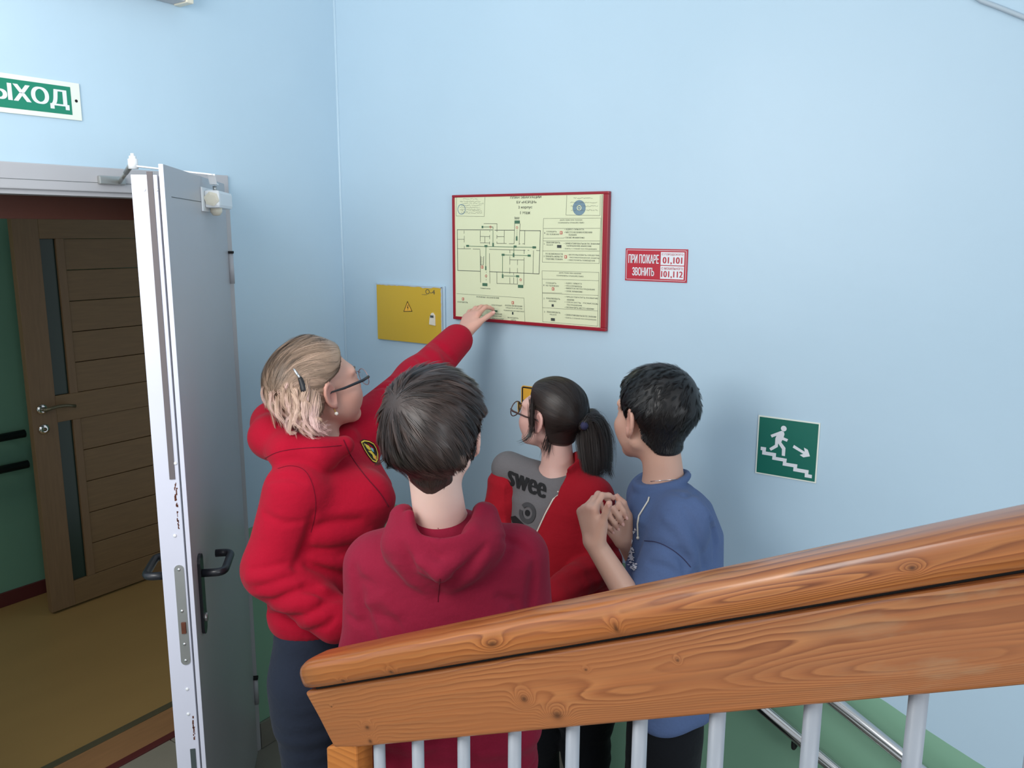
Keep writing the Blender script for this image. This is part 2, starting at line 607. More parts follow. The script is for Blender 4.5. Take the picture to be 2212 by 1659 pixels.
# lock forend
ys = -0.026
bm = bmesh.new()
W2 = 0.0115
zs0, zs1 = 0.838, 1.108
pr = [(W2 * math.cos(a) + ys, zs1 - W2 + W2 * math.sin(a)) for a in np.linspace(0, math.pi, 10)] + [(W2 * math.cos(a) + ys, zs0 + W2 + W2 * math.sin(a)) for a in np.linspace(math.pi, 2 * math.pi, 10)]
a_ = [bm.verts.new((XE - 0.001, y, z)) for y, z in pr]
b_ = [bm.verts.new((XE + 0.002, y, z)) for y, z in pr]
bm.faces.new(a_)
bm.faces.new(b_[::-1])
for i in range(len(pr)):
    bm.faces.new((a_[i], b_[i], b_[(i + 1) % len(pr)], a_[(i + 1) % len(pr)]))
fo = obj('lock_forend', bm, 'zinc', d1)
obj('latch_bolt', boxbm(XE, XE + 0.006, ys - 0.004, ys + 0.007, 0.925, 0.955, bev=0.001), 'rust', fo)
for z in (zs0 + 0.012, zs1 - 0.012, 0.985, 0.895):
    bm = bmesh.new()
    lathe(bm, [(0.0042, 0.0), (0.0036, 0.0030), (0.001, 0.0032)], 12, (1, 0, 0), (XE + 0.0005, ys, z))
    obj('screw', bm, 'chrome', fo, True)
for y, z in ((-0.040, LH - 0.045), (-0.0135, LH - 0.045), (-0.016, 1.37), (-0.03, 1.185), (-0.028, 0.77), (-0.03, 0.70)):
    bm = bmesh.new()
    lathe(bm, [(0.0045, 0.0), (0.0038, 0.0022), (0.001, 0.0024)], 12, (1, 0, 0), (XE - 0.0002, y, z))
    obj('screw', bm, 'white_plastic', d1, True)
# chipped paint along the edge
rr = np.random.default_rng(3)
bm = bmesh.new()
for k in range(46):
    z = rr.choice([rr.uniform(1.20, 1.315), rr.uniform(1.20, 1.33), rr.uniform(0.62, 0.69)])
    y = -0.020 + rr.normal(0, 0.0012)
    w, h = rr.uniform(0.0006, 0.002), rr.uniform(0.001, 0.004) * (2.0 if rr.random() < 0.08 else 1)
    box(bm, XE - 0.0005, XE + 0.0005, y - w, y + w, z - h, z + h)
obj('paint_chips', bm, 'rust', d1)
# lever handles with backplates on both faces
for side in (1, -1):
    y0 = 0.006 if side > 0 else -LT
    hb = bmesh.new()
    zt, zb, w = 1.105, 0.885, 0.020
    xh = LW - 0.075
    pr = [(xh + w * math.cos(a), zt - w + w * math.sin(a)) for a in np.linspace(0, math.pi, 9)] + [(xh + w * math.cos(a), zb + w + w * math.sin(a)) for a in np.linspace(math.pi, 2 * math.pi, 9)]
    prism(hb, pr, y0, y0 + side * 0.008)
    plate = obj('handle_plate', hb, 'black_plastic', d1)
    zl = 1.052
    ys_ = [y0 + side * q for q in (0.006, 0.062, 0.062, 0.020)]
    bm = bmesh.new()
    tube(bm, rounded_path([(xh, ys_[0], zl), (xh, ys_[1], zl), (xh - 0.125, ys_[2], zl + 0.004), (xh - 0.125, ys_[3], zl + 0.004)], 0.022), 0.0105, 12)
    obj('lever', bm, 'black_plastic', plate, True)
    bm = bmesh.new()
    lathe(bm, [(0.012, 0.0), (0.011, 0.008)], 14, (0, side, 0), (xh, y0 + side * 0.006, 0.930))
    obj('keyhole_ring', bm, 'zinc', plate, True)
# hinges
for z in (1.80, 0.25):
    bm = bmesh.new()
    tube(bm, [(-0.004, 0.012, z - 0.05), (-0.004, 0.012, z + 0.05)], 0.009, 12)
    hg = obj('hinge', bm, 'steel_grey', d1, True)
    obj('hinge_cap', boxbm(-0.014, 0.006, 0.004, 0.022, z + 0.05, z + 0.058, bev=0.001), 'black_parts_and_shade', hg)
# door closer: body on the leaf, folding arm to the frame head
dc = obj('door_closer', boxbm(0.16, 0.40, 0.010, 0.052, 1.990, 2.040, bev=0.009), 'white_plastic', d1)
dc['label'] = 'white door closer body'
obj('closer_plate', boxbm(0.13, 0.43, 0.006, 0.011, 1.980, 2.047, bev=0.002), 'white_plastic', dc)
bm = bmesh.new()
lathe(bm, [(0.021, 0.0), (0.021, 0.004), (0.013, 0.005)], 6, (1, 0, 0), (0.398, 0.030, 2.015))
obj('end_cap', bm, 'cream_plastic', dc)
bm = bmesh.new()
lathe(bm, [(0.017, 0.0), (0.017, -0.012), (0.010, -0.022), (0.002, -0.023)], 16, (0, 0, 1), (0.335, 0.030, 1.992))
obj('pinion_cover', bm, 'cream_plastic', dc, True)
bm = bmesh.new()
lathe(bm, [(0.006, 0.0), (0.006, 0.014), (0.002, 0.015)], 8, (0, 0, 1), (0.335, 0.030, 2.039))
obj('pinion_screw', bm, 'zinc', dc, True)
_mw = Matrix.Translation((0.030, -0.553, 0.012)) @ Euler((0, 0, -math.pi / 2 + ANG)).to_matrix().to_4x4()
_inv = _mw.inverted()
Pj = _inv @ Vector((0.238, -0.9865, 2.121))        # elbow of the arm, in leaf coordinates
Pf = _inv @ Vector((0.026, -0.905, 2.078))         # shoe on the frame head
bm = bmesh.new()
pts_ = [Vector((0.330, 0.030, 2.056)), Vector((0.37, 0.032, 2.057)), Vector((0.40, 0.033, 2.080)), Pj + Vector((0, 0, -0.012))]
for a, b in zip(pts_, pts_[1:]):
    d = (b - a).normalized()
    s = Vector((0, 0, 1)).cross(d).normalized() * 0.010
    n_ = Vector((0, 0, 0.004))
    q = [bm.verts.new(v) for v in (a - s, a + s, b + s, b - s, a - s + n_, a + s + n_, b + s + n_, b - s + n_)]
    for c in ((0, 1, 2, 3), (4, 7, 6, 5), (0, 4, 5, 1), (1, 5, 6, 2), (2, 6, 7, 3), (3, 7, 4, 0)):
        bm.faces.new([q[i] for i in c])
obj('main_arm', bm, 'white_plastic', dc)
bm = bmesh.new()
tube(bm, [Pj, Pj.lerp(Pf, 0.5)], 0.0075, 10)
tube(bm, [Pj.lerp(Pf, 0.5), Pf], 0.0058, 10)
obj('forearm_rod', bm, 'zinc', dc, True)
bm = bmesh.new()
lathe(bm, [(0.013, -0.018), (0.013, 0.008), (0.0095, 0.009), (0.0095, 0.016), (0.005, 0.017), (0.005, 0.023), (0.001, 0.0235)], 14, (0, 0, 1), Pj)
obj('elbow_joint', bm, 'white_plastic', dc, True)
sh = obj('closer_shoe', boxbm(0.012, 0.026, -0.965, -0.885, 2.070, 2.094, bev=0.003), 'zinc', fr)
sh.location = (0, 0.515, 0)

# ---- wooden stair railing
SL = 0.465
TH = math.atan(SL)
X0 = 1.192
Z0 = 1.371 + SL * (X0 - 1.942)
rail = tag(empty('stair_railing', (1.25, RY, 0.0)), 'varnished pine stair railing with pale grey round balusters', 'railing')


def wood(name, base, dark, light, knots, sx=1.0, seedz=0.0, rough=0.33, worn=False, ringf=150.0, grain0=0.45):
    t = NT(name)
    sep = t.n('ShaderNodeSeparateXYZ')
    t.link(t.coord('Object'), sep.inputs[0])
    x, y, z = sep.outputs
    low = t.noise(t.mapped((1.2, 3, 5)), 1.7, 3)
    v = t.M('ADD', t.M('ADD', z, t.M('MULTIPLY', y, 0.35)), t.M('MULTIPLY', t.M('SUBTRACT', low, 0.5), 0.055))
    dark_k = None
    for kx, kz, wx, wz, amp in knots:
        dx = t.M('DIVIDE', t.M('SUBTRACT', x, kx), wx)
        dz = t.M('DIVIDE', t.M('SUBTRACT', z, kz), wz)
        r2 = t.M('ADD', t.M('MULTIPLY', dx, dx), t.M('MULTIPLY', dz, dz))
        g = t.M('EXPONENT', t.M('MULTIPLY', r2, -1.0))
        v = t.M('ADD', v, t.M('MULTIPLY', g, amp))
        if wx < 0.05:
            core = t.M('EXPONENT', t.M('MULTIPLY', r2, -6.0))
            dark_k = core if dark_k is None else t.M('MAXIMUM', dark_k, core)
    fine = t.noise(t.mapped((6, 40, 160)), 1.0, 3)
    ring = t.M('FRACT', t.M('ADD', t.M('MULTIPLY', v, ringf), t.M('MULTIPLY', fine, 0.35)))
    ringc = t.ramp(ring, [(0.0, light), (0.55, base), (0.86, dark), (1.0, light)])
    soft = t.noise(t.mapped((1.0, 2.0, 3.0)), 3.0, 3)
    strength = t.M('MULTIPLY', t.M('MINIMUM', t.M('MAXIMUM', t.M('MULTIPLY_ADD', soft, 3.0, -0.95), 0.10), 1.0), 0.85)
    strength = t.M('MULTIPLY', strength, t.M('MINIMUM', t.M('MAXIMUM', t.M('MULTIPLY', x, 1.3), grain0), 1.0))
    c = t.mix(strength, base, ringc)
    fib = t.noise(t.mapped((3, 60, 220)), 1.0, 4)
    c = t.mix(0.5, c, t.mix(fib, darker(dark, 0.9), light), 'OVERLAY')
    if dark_k is not None:
        c = t.mix(t.M('MULTIPLY', dark_k, 0.85), c, darker(dark, 0.35))
    if worn:
        w = t.noise(t.mapped((2.2, 4, 9)), 2.6, 5)
        wx_ = t.M('MULTIPLY', t.M('MAXIMUM', t.M('SUBTRACT', x, 1.02), 0.0), 2.2)
        wfac = t.M('MINIMUM', t.M('MULTIPLY', t.M('MAXIMUM', t.M('SUBTRACT', w, 0.52), 0.0), t.M('MULTIPLY', wx_, 6.0)), 0.6)
        c = t.mix(wfac, c, S(176, 158, 124))
    t.bump(t.M('ADD', t.M('MULTIPLY', ring, 0.4), fib), 0.12, 0.002)
    return t.set(c, rough, Coat_Weight=0.25, Coat_Roughness=0.18)


BASE, DARK, LIGHT = S(172, 118, 74), S(116, 66, 36), S(200, 150, 98)
MT['pine_board'] = wood('varnished pine board', BASE, DARK, LIGHT,
                        [(0.155, -0.085, 0.016, 0.010, 0.05), (0.15, -0.112, 0.014, 0.011, 0.05), (0.56, -0.068, 0.018, 0.014, 0.05), (0.615, -0.100, 0.024, 0.017, 0.06),
                         (0.72, -0.085, 0.16, 0.030, 0.045), (1.20, -0.085, 0.30, 0.032, 0.10), (1.39, -0.085, 0.03, 0.02, 0.05), (0.86, -0.04, 0.006, 0.006, 0.02), (0.70, -0.035, 0.007, 0.005, 0.02), (0.07, -0.036, 0.006, 0.004, 0.01)], worn=True, ringf=120)
MT['pine_rail'] = wood('varnished pine handrail', S(172, 114, 64), S(114, 64, 32), S(200, 146, 88),
                       [(0.30, 0.012, 0.012, 0.010, 0.03), (0.56, 0.03, 0.03, 0.012, 0.03), (0.80, 0.02, 0.010, 0.016, 0.03), (1.05, 0.03, 0.20, 0.012, 0.05), (1.22, 0.03, 0.012, 0.008, 0.03), (0.16, 0.01, 0.012, 0.008, 0.03)], ringf=95, rough=0.28)
MT['pine_post'] = wood('varnished pine post', S(196, 136, 72), S(140, 84, 36), S(216, 160, 92), [(0.03, -0.2, 0.008, 0.012, 0.02)], ringf=60)

# board: local x along the slope
LB = 2.35
hb = 0.122
poly = [(0.0, 0.0), (LB, 0.0), (LB, -hb)]
edge = [(0.004, -0.012), (0.010, -0.03), (0.018, -0.055), (0.024, -0.08), (0.0290, -0.10), (0.033, -0.113), (0.035, -0.1185)]
low_left = [(0.094, -hb)]
poly += [(0.10, -hb)] + [(x - 0.0, z) for x, z in edge[::-1]]
bm = bmesh.new()
prism(bm, poly, -0.025, 0.025)
bd = obj('rail_board', bm, 'pine_board', rail)
bd.location = (X0 - 1.25, 0, Z0)
bd.rotation_euler = (0, -TH, 0)
bevel_mod(bd, 0.007, 3)
# handrail with a rounded end
bm = bmesh.new()
rings = []
nseg = 32
xs = [0.0, 0.004, 0.012, 0.024, 0.04, 0.065, 0.10, 0.15] + list(np.linspace(0.25, LB, 10))
for x in xs:
    k = min(x / 0.10, 1.0)
    hw = 0.0445 * (0.18 + 0.82 * math.sqrt(max(0.0, 1 - (1 - k) ** 2)))
    hh = 0.030 * (0.38 + 0.62 * math.sqrt(max(0.0, 1 - (1 - min(x / 0.07, 1)) ** 2)))
    ring = []
    for i in range(nseg):
        a = 2 * math.pi * i / nseg
        ca, sa = math.cos(a), math.sin(a)
        e = 2 / 3.3
        yy = hw * math.copysign(abs(ca) ** e, ca)
        zz = hh + hh * math.copysign(abs(sa) ** e, sa)
        ring.append(bm.verts.new((x, yy, zz)))
    rings.append(ring)
for A, B in zip(rings, rings[1:]):
    for i in range(nseg):
        bm.faces.new((A[i], A[(i + 1) % nseg], B[(i + 1) % nseg], B[i]))
bm.faces.new(rings[0])
bm.faces.new(rings[-1][::-1])
hr = obj('handrail', bm, 'pine_rail', rail, True)
hr.location = (X0 - 1.25 - 0.008 - 0.001 * math.sin(TH), 0, Z0 + 0.001 * math.cos(TH))
hr.rotation_euler = (0, -TH, 0)
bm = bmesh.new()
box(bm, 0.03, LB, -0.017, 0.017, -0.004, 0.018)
st = obj('rail_gap_shade', bm, 'black_parts_and_shade', rail)  # black strip painting the shade in the gap under the handrail
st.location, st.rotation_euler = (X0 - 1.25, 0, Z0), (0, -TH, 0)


def board_bottom(x):
    return Z0 + SL * (x - X0) - hb / math.cos(TH)


def tread(x):
    return max(0.0, math.floor((x - 1.36) / 0.305 + 1) * 0.14) if x > 1.36 else 0.0


x0, x1 = 1.248, 1.334
bm = bmesh.new()
prism(bm, [(x0 - 1.25, 0.0), (x1 - 1.25, 0.0), (x1 - 1.25, board_bottom(x1) + 0.010), (x0 - 1.25, board_bottom(x0) + 0.006)], -0.0235, 0.0235)
bevel_mod(obj('newel_post', bm, 'pine_post', rail), 0.004, 2)
for i, x in enumerate((1.374, 1.474, 1.583, 1.693, 1.806, 1.923, 2.042, 2.170, 2.292, 2.417, 2.542, 2.667)):
    zb = tread(x) - 0.002
    zt = board_bottom(x) + 0.014
    bm = bmesh.new()
    tube(bm, [(0, 0, zb), (0.0005, 0.0006, zb + (zt - zb) * 0.35), (-0.0006, 0, zb + (zt - zb) * 0.7), (0, 0, zt)], 0.0115, 14)
    b_ = obj('baluster', bm, 'bar_paint', rail, True)
    b_.location = (x - 1.25, 0, 0)

# ---- stainless rails along the plan wall
for k, z1 in enumerate((0.572, 0.766)):
    ho = tag(empty('wall_handrail', (1.757, -0.07, z1)), 'polished steel tube rail sloping down the wall, %s of two' % ('upper' if k else 'lower'), 'handrail', 'steel wall rails')
    bm = bmesh.new()
    tube(bm, rounded_path([(-0.14, 0.04, 0.075), (-0.14, 0, 0.0742), (2.2, 0, -2.2 * 0.53)], 0.03), 0.0195, 20)
    obj('tube', bm, 'stainless', ho, True)
    for x in ((0.09, 0.95, 1.8) if k == 0 else (0.55, 1.4)):
        z = -x * 0.53
        bm = bmesh.new()
        tube(bm, rounded_path([(x, 0, z - 0.012), (x, 0.0, z - 0.05), (x, 0.068, z - 0.05)], 0.015), 0.006, 8)
        obj('bracket', bm, 'black_parts_and_shade', ho, True)
        bm = bmesh.new()
        lathe(bm, [(0.018, 0.0), (0.016, 0.006)], 14, (0, -1, 0), (x, 0.070, z - 0.05))
        obj('wall_flange', bm, 'stainless', ho, True)


# ------------------------------------------------------------------ signs on the walls
def homog(src, dst):
    A = []
    for (x, y), (a, b) in zip(src, dst):
        A.append([x, y, 1, 0, 0, 0, -a * x, -a * y, -a])
        A.append([0, 0, 0, x, y, 1, -b * x, -b * y, -b])
    h = np.linalg.svd(np.array(A, float))[2][-1].reshape(3, 3)

    def f(x, y):
        q = h @ np.array((x, y, 1.0))
        return q[0] / q[2], q[1] / q[2]
    return f


# evacuation plan in its red frame
PW, PH = 0.612, 0.429
plan = tag(empty('evacuation_plan', (0.563, -0.001, 1.631)), 'pale yellow evacuation plan board in red frame on blue wall', 'evacuation plan')
for nm, a in (('frame_bar', (0, PW, -0.016, 0, 0, 0.011)), ('frame_bar', (0, PW, -0.016, 0, PH - 0.0085, PH)), ('frame_bar', (0, 0.011, -0.016, 0, 0.011, PH - 0.0085)), ('frame_bar', (PW - 0.019, PW, -0.016, 0, 0.011, PH - 0.0085))):
    obj(nm, boxbm(*a, bev=0.002), 'red_frame', plan)
obj('plan_sheet', boxbm(0.010, PW - 0.018, -0.0135, -0.002, 0.010, PH - 0.008), 'paper', plan)
hz = homog([(10, 72), (1840, 12), (1780, 1640), (48, 1468)], [(0, PH), (PW, PH), (PW, 0), (0, 0)])
pl = Flat((0, -0.0135, 0), (1, 0, 0), (0, 0, 1), (0, -1, 0))


def zl(x0, y0, x1, y1, w=0.0012, lift=0.0006):
    a, b = hz(x0, y0), hz(x1, y1)
    pl.line(a[0], a[1], b[0], b[1], w, lift)


def zt(s, x0, y0, x1, y1, h=None, bold=0.02, slant=0.0, lift=0.0007):
    cy = (y0 + y1) / 2
    a, b = hz(x0, cy), hz(x1, cy)
    hh = h or abs(hz((x0 + x1) / 2, y0)[1] - hz((x0 + x1) / 2, y1)[1])
    zc = (a[1] + b[1]) / 2
    pl.text(s, a[0], zc - hh / 2, b[0], zc + hh / 2, bold, lift, slant=slant)


def zbox(x, y, w, h, fill=True):
    a, b = hz(x, y)
    if fill:
        pl.rect(a - w / 2, b - h / 2, a + w / 2, b + h / 2, 0.0012)
    else:
        pl.frame(a - w / 2, b - h / 2, a + w / 2, b + h / 2, 0.0008, 0.0012)


zt('ПЛАН ЭВАКУАЦИИ', 675, 78, 1035, 110, bold=0.03)
zt('БУ «НСРЦН»', 748, 132, 980, 168, bold=0.03)
zt('2 корпус', 768, 193, 932, 230, bold=0.03)
zt('1 этаж', 790, 253, 908, 289, bold=0.03)
pl.build('title_lettering', 'ink', plan)
for q in ((75, 468, 470, 470), (500, 474, 725, 474), (790, 478, 1025, 480), (1025, 480, 1010, 975), (1010, 975, 445, 945), (340, 940, 88, 928), (75, 468, 88, 928)):
    zl(*q, w=0.0018)
for q in ((80, 683, 230, 685), (255, 688, 335, 690), (440, 692, 850, 705), (880, 706, 895, 706), (980, 708, 1015, 710), (153, 480, 153, 510), (155, 540, 155, 610), (157, 655, 157, 680), (80, 577, 155, 577),
          (335, 480, 335, 600), (335, 545, 443, 548), (388, 550, 388, 618), (335, 618, 440, 620), (443, 480, 443, 490), (443, 530, 443, 575), (443, 605, 443, 635), (375, 398, 525, 400), (525, 400, 525, 490), (525, 530, 525, 570),
          (525, 605, 525, 625), (525, 548, 608, 548), (608, 480, 608, 620), (525, 624, 635, 626), (665, 628, 722, 628), (722, 628, 728, 400), (790, 400, 780, 640), (845, 480, 842, 640), (780, 630, 792, 630), (820, 630, 842, 630),
          (335, 700, 345, 1065), (443, 740, 450, 1075), (345, 770, 345, 870), (378, 770, 375, 868), (345, 868, 375, 868), (675, 705, 675, 735), (675, 775, 675, 865), (675, 905, 675, 970), (675, 812, 835, 815),
          (762, 815, 762, 870), (762, 910, 762, 960), (838, 790, 835, 1100), (838, 700, 838, 745), (945, 710, 940, 965), (528, 955, 530, 1080), (530, 1078, 765, 1090), (675, 1015, 678, 1080), (720, 965, 720, 985), (720, 1015, 720, 1080), (762, 1020, 762, 1090)):
    zl(*q, w=0.0013)
for k in range(6):
    zl(347, 785 + k * 14, 376, 786 + k * 14, w=0.0005)
pl.build('floor_plan_lines', 'ink', plan)
for q in ((180, 655, 975, 672), (450, 437, 480, 438), (365, 437, 450, 437), (480, 437, 481, 640), (752, 590, 752, 540), (402, 660, 402, 900), (600, 755, 895, 768), (592, 770, 592, 970), (610, 995, 745, 1000), (720, 670, 720, 740)):
    zl(*q, w=0.0016, lift=0.0009)
for k in range(4):
    zl(754, 470 + k * 22, 754, 480 + k * 22)
    zl(408, 945 + k * 28, 408, 957 + k * 28)
for x, y, w, h in ((195, 652, .014, .008), (402, 655, .014, .008), (735, 662, .014, .008), (955, 672, .016, .008), (360, 437, .008, .009), (483, 640, .007, .014), (752, 570, .007, .016), (598, 755, .014, .008), (718, 760, .007, .015), (897, 766, .014, .008), (595, 997, .007, .015), (765, 1000, .014, .008), (403, 905, .006, .016)):
    zbox(x, y, w * 0.85, h * 0.85)
pl.build('route_marks', 'ink_green', plan)
for x, y in ((757, 380), (395, 1090), (800, 1115)):
    zbox(x, y, 0.021, 0.010)
    pl.build('exit_mark', 'ink_green', plan)
zbox(523, 1388, 0.012, 0.006)
pl.build('arrow_mark', 'ink_green', plan)
for x, y in ((362, 893), (1268, 503), (1320, 782), (1172, 1148), (152, 1247), (712, 1297)):
    zbox(x, y, 0.0085, 0.0095)
    rm_ = pl.build('red_mark', 'ink_red', plan)
    a, b = hz(x, y)
    pl.rect(a - 0.0018, b - 0.003, a + 0.0018, b + 0.003, 0.0016)
    pl.build('mark_symbol', 'paper', rm_)
for x, y in ((452, 437), (755, 443), (407, 993), (800, 1040)):
    a, b = hz(x, y)
    pl.ring(a, b, 0.0028, 0.0042, 0.0013, 12)
    pl.build('phone_mark', 'ink_red', plan)
for x, y, w, h in ((1245, 662, .016, .009), (1168, 1335, .008, .008), (1170, 1493, .015, .009)):
    zbox(x, y, w, h)
    pl.build('sign_mark', 'ink', plan)
zbox(712, 1415, 0.006, 0.009)
pl.build('person_mark', 'ink', plan)
# tables
for q in ((1062, 338, 1738, 332), (1060, 455, 1727, 452), (1058, 568, 1300, 566), (1055, 597, 1722, 600), (1052, 713, 1718, 718), (1048, 842, 1712, 862), (1062, 338, 1048, 842), (1738, 332, 1712, 862),
          (1045, 940, 1708, 965), (1045, 1035, 1705, 1060), (1048, 1188, 1275, 1197), (1048, 1195, 1700, 1230), (1052, 1358, 1690, 1405), (1052, 1515, 1685, 1577), (1045, 940, 1052, 1515), (1708, 965, 1685, 1577),
          (80, 1187, 838, 1246), (838, 1246, 850, 1520), (60, 95, 60, 312), (60, 312, 378, 316), (378, 316, 383, 95), (1335, 65, 1325, 296), (1325, 296, 1728, 302), (1728, 302, 1735, 65)):
    zl(*q, w=0.0008)
zl(1757, 55, 1706, 1600, w=0.0014)
pl.build('table_rules', 'ink', plan)['kind'] = 'stuff'
PR = [('ДЕЙСТВИЯ ПРИ ПОЖАРЕ', 1252, 1520, 355), ('СОХРАНЯТЬ СПОКОЙСТВИЕ!', 1232, 1538, 385), ('СООБЩИТЬ', 1095, 1215, 492), ('ПО ТЕЛЕФОНУ', 1095, 1245, 522), ('• АДРЕС ОБЪЕКТА', 1305, 1538, 467),
      ('• МЕСТО ВОЗНИКНОВЕНИЯ', 1305, 1632, 499), ('ПОЖАРА', 1355, 1450, 529), ('• СВОЮ ФАМИЛИЮ', 1300, 1542, 561), ('1', 1072, 1080, 507), ('ЭВАКУИРОВАТЬ', 1092, 1255, 617), ('ЛЮДЕЙ', 1092, 1170, 644), ('2', 1064, 1074, 632),
      ('• ОРИЕНТИРОВАТЬСЯ ПО ЗНАКАМ', 1298, 1718, 631), ('НАПРАВЛЕНИЯ ДВИЖЕНИЯ', 1330, 1620, 660), ('• ВЗЯТЬ С СОБОЙ ПОСТРАДАВШИХ', 1298, 1688, 691), ('ПО ВОЗМОЖНОСТИ', 1085, 1285, 748), ('ПРИНЯТЬ МЕРЫ ПО', 1085, 1285, 778),
      ('ТУШЕНИЮ ПОЖАРА', 1085, 1285, 808), ('3', 1062, 1072, 775), ('• ИСПОЛЬЗОВАТЬ СРЕДСТВА', 1342, 1715, 765), ('ПРОТИВОПОЖАРНОЙ ЗАЩИТЫ', 1365, 1712, 795), ('• ОБЕСТОЧИТЬ ПОМЕЩЕНИЯ', 1342, 1662, 826),
      ('ДЕЙСТВИЯ ПРИ АВАРИИ', 1240, 1498, 970), ('СОХРАНЯТЬ СПОКОЙСТВИЕ!', 1212, 1528, 1001), ('СООБЩИТЬ', 1088, 1210, 1083), ('ПО ТЕЛЕФОНУ', 1088, 1240, 1113), ('1', 1062, 1070, 1105), ('• АДРЕС ОБЪЕКТА', 1308, 1508, 1090),
      ('• ЧТО СЛУЧИЛОСЬ', 1308, 1508, 1120), ('• ИМЕЮТСЯ ЛИ ПОСТРАДАВШИЕ', 1308, 1660, 1153), ('• СВОЮ ФАМИЛИЮ', 1308, 1515, 1180), ('ЛОКАЛИЗОВАТЬ', 1090, 1252, 1258), ('АВАРИЮ', 1122, 1210, 1286), ('2', 1062, 1072, 1255),
      ('• ПРЕДОТВРАТИТЬ РАЗВИТИЕ', 1305, 1695, 1252), ('АВАРИИ', 1330, 1415, 1275), ('• ОКАЗАТЬ  ПОМОЩЬ', 1305, 1695, 1313), ('ПОСТРАДАВШИМ', 1330, 1505, 1337), ('• ОБОЗНАЧИТЬ МЕСТО АВАРИИ', 1305, 1645, 1370),
      ('ЭВАКУИРОВАТЬ', 1098, 1255, 1412), ('ЛЮДЕЙ', 1130, 1210, 1438), ('3', 1068, 1078, 1405), ('• ОРИЕНТИРОВАТЬСЯ ПО ЗНАКАМ', 1305, 1670, 1457), ('• ВЗЯТЬ С СОБОЙ ПОСТРАДАВШИХ', 1305, 1675, 1490),
      ('УСЛОВНЫЕ ОБОЗНАЧЕНИЯ', 300, 555, 1234), ('ОГНЕТУШИТЕЛЬ', 90, 205, 1283), ('ТЕЛЕФОН', 355, 462, 1328), ('ЭЛЕКТРОЩИТ', 470, 592, 1325), ('КНОПКА ВКЛЮЧЕНИЯ', 625, 818, 1333), ('СРЕДСТВ И СИСТЕМ', 632, 818, 1361), ('ПОЖАРНОЙ АВТОМАТИКИ', 610, 838, 1388),
      ('НАПРАВЛЕНИЕ', 462, 592, 1420), ('ДВИЖЕНИЯ', 470, 585, 1445), ('К ВЫХОДУ', 448, 610, 1472), ('ВЫ НАХОДИТЕСЬ', 655, 775, 1468), ('ЗДЕСЬ', 690, 748, 1492), ('Выход', 725, 783, 328), ('наружу', 727, 779, 343), ('Главный выход', 345, 455, 1133), ('ПУТИ', 310, 370, 1372), ('ЭВАКУАЦИИ', 300, 378, 1398), ('ВЫХОД', 300, 370, 1428)]
for s, x0, x1, y in PR:
    zt(s, x0, y - 8, x1, y + 8, h=0.0052, bold=0.025)
pl.build('small_print', 'ink_soft', plan)
# handwritten approvals, unreadable in the photograph: pen strokes
rr = np.random.default_rng(11)
for (bx0, bx1, ys_) in (((95), 365, (115, 145, 165, 188, 212, 237, 255, 277)), (1375, 1705, (98, 150, 192, 240))):
    for j, y in enumerate(ys_):
        xa = bx0 + (40 if j == 0 else rr.uniform(0, 25))
        xb = bx1 - (70 if j == 0 else rr.uniform(0, 45))
        x = xa
        px_, py_ = x, y
        while x < xb:
            x += rr.uniform(5, 10)
            ny = y + rr.uniform(-7, 7)
            if rr.random() > 0.10:
                zl(px_, py_, x, ny, w=0.0007)
            px_, py_ = x, ny
pl.build('handwriting', 'ink_soft', plan)['kind'] = 'stuff'
a, b = hz(1480, 212)
pl.ring(a, b, 0.0085, 0.0235, 0.0003)
pl.build('round_stamp', 'ink_blue', plan)
pl.ring(a, b, 0.002, 0.0055, 0.0003, 14)
pl.build('stamp_emblem', 'ink_blue', plan)
a, b = hz(118, 235)
pl.ring(a, b, 0.0150, 0.0175, 0.0003)
pl.build('round_stamp', 'ink_blue', plan)

# red fire telephone sign
RW, RHh = 0.202, 0.097
rs = tag(empty('fire_phone_sign', (1.231, -0.001, 1.792)), 'red and white fire telephone number sign on blue wall', 'sign')
obj('sign_plate', boxbm(0, RW, -0.002, 0, 0, RHh, bev=0.0006), 'sign_red', rs)
pl = Flat((0, -0.002, 0), (1, 0, 0), (0, 0, 1), (0, -1, 0))
pl.frame(0.0045, 0.0045, RW - 0.0045, RHh - 0.0045, 0.0012, 0.0004)
pl.rect(0.117, 0.050, RW - 0.010, RHh - 0.009, 0.0004)
pl.rect(0.117, 0.009, RW - 0.010, 0.0475, 0.0004)
pl.text('ПРИ ПОЖАРЕ', 0.010, 0.053, 0.111, 0.080, 0.05, 0.0006)
pl.text('ЗВОНИТЬ', 0.024, 0.016, 0.097, 0.041, 0.05, 0.0006)
pl.build('white_print', 'sign_white', rs)
pl.text('С ГОРОДСКОГО', 0.1205, 0.0775, 0.1885, 0.0845, 0.02, 0.0009)
pl.text('01,101', 0.1235, 0.0520, 0.1860, 0.0735, 0.04, 0.0009)
pl.text('С МОБИЛЬНОГО', 0.1205, 0.0365, 0.1885, 0.0435, 0.02, 0.0009)
pl.text('101,112', 0.1200, 0.0115, 0.1890, 0.0325, 0.04, 0.0009)
pl.build('number_lettering', 'sign_red', rs)

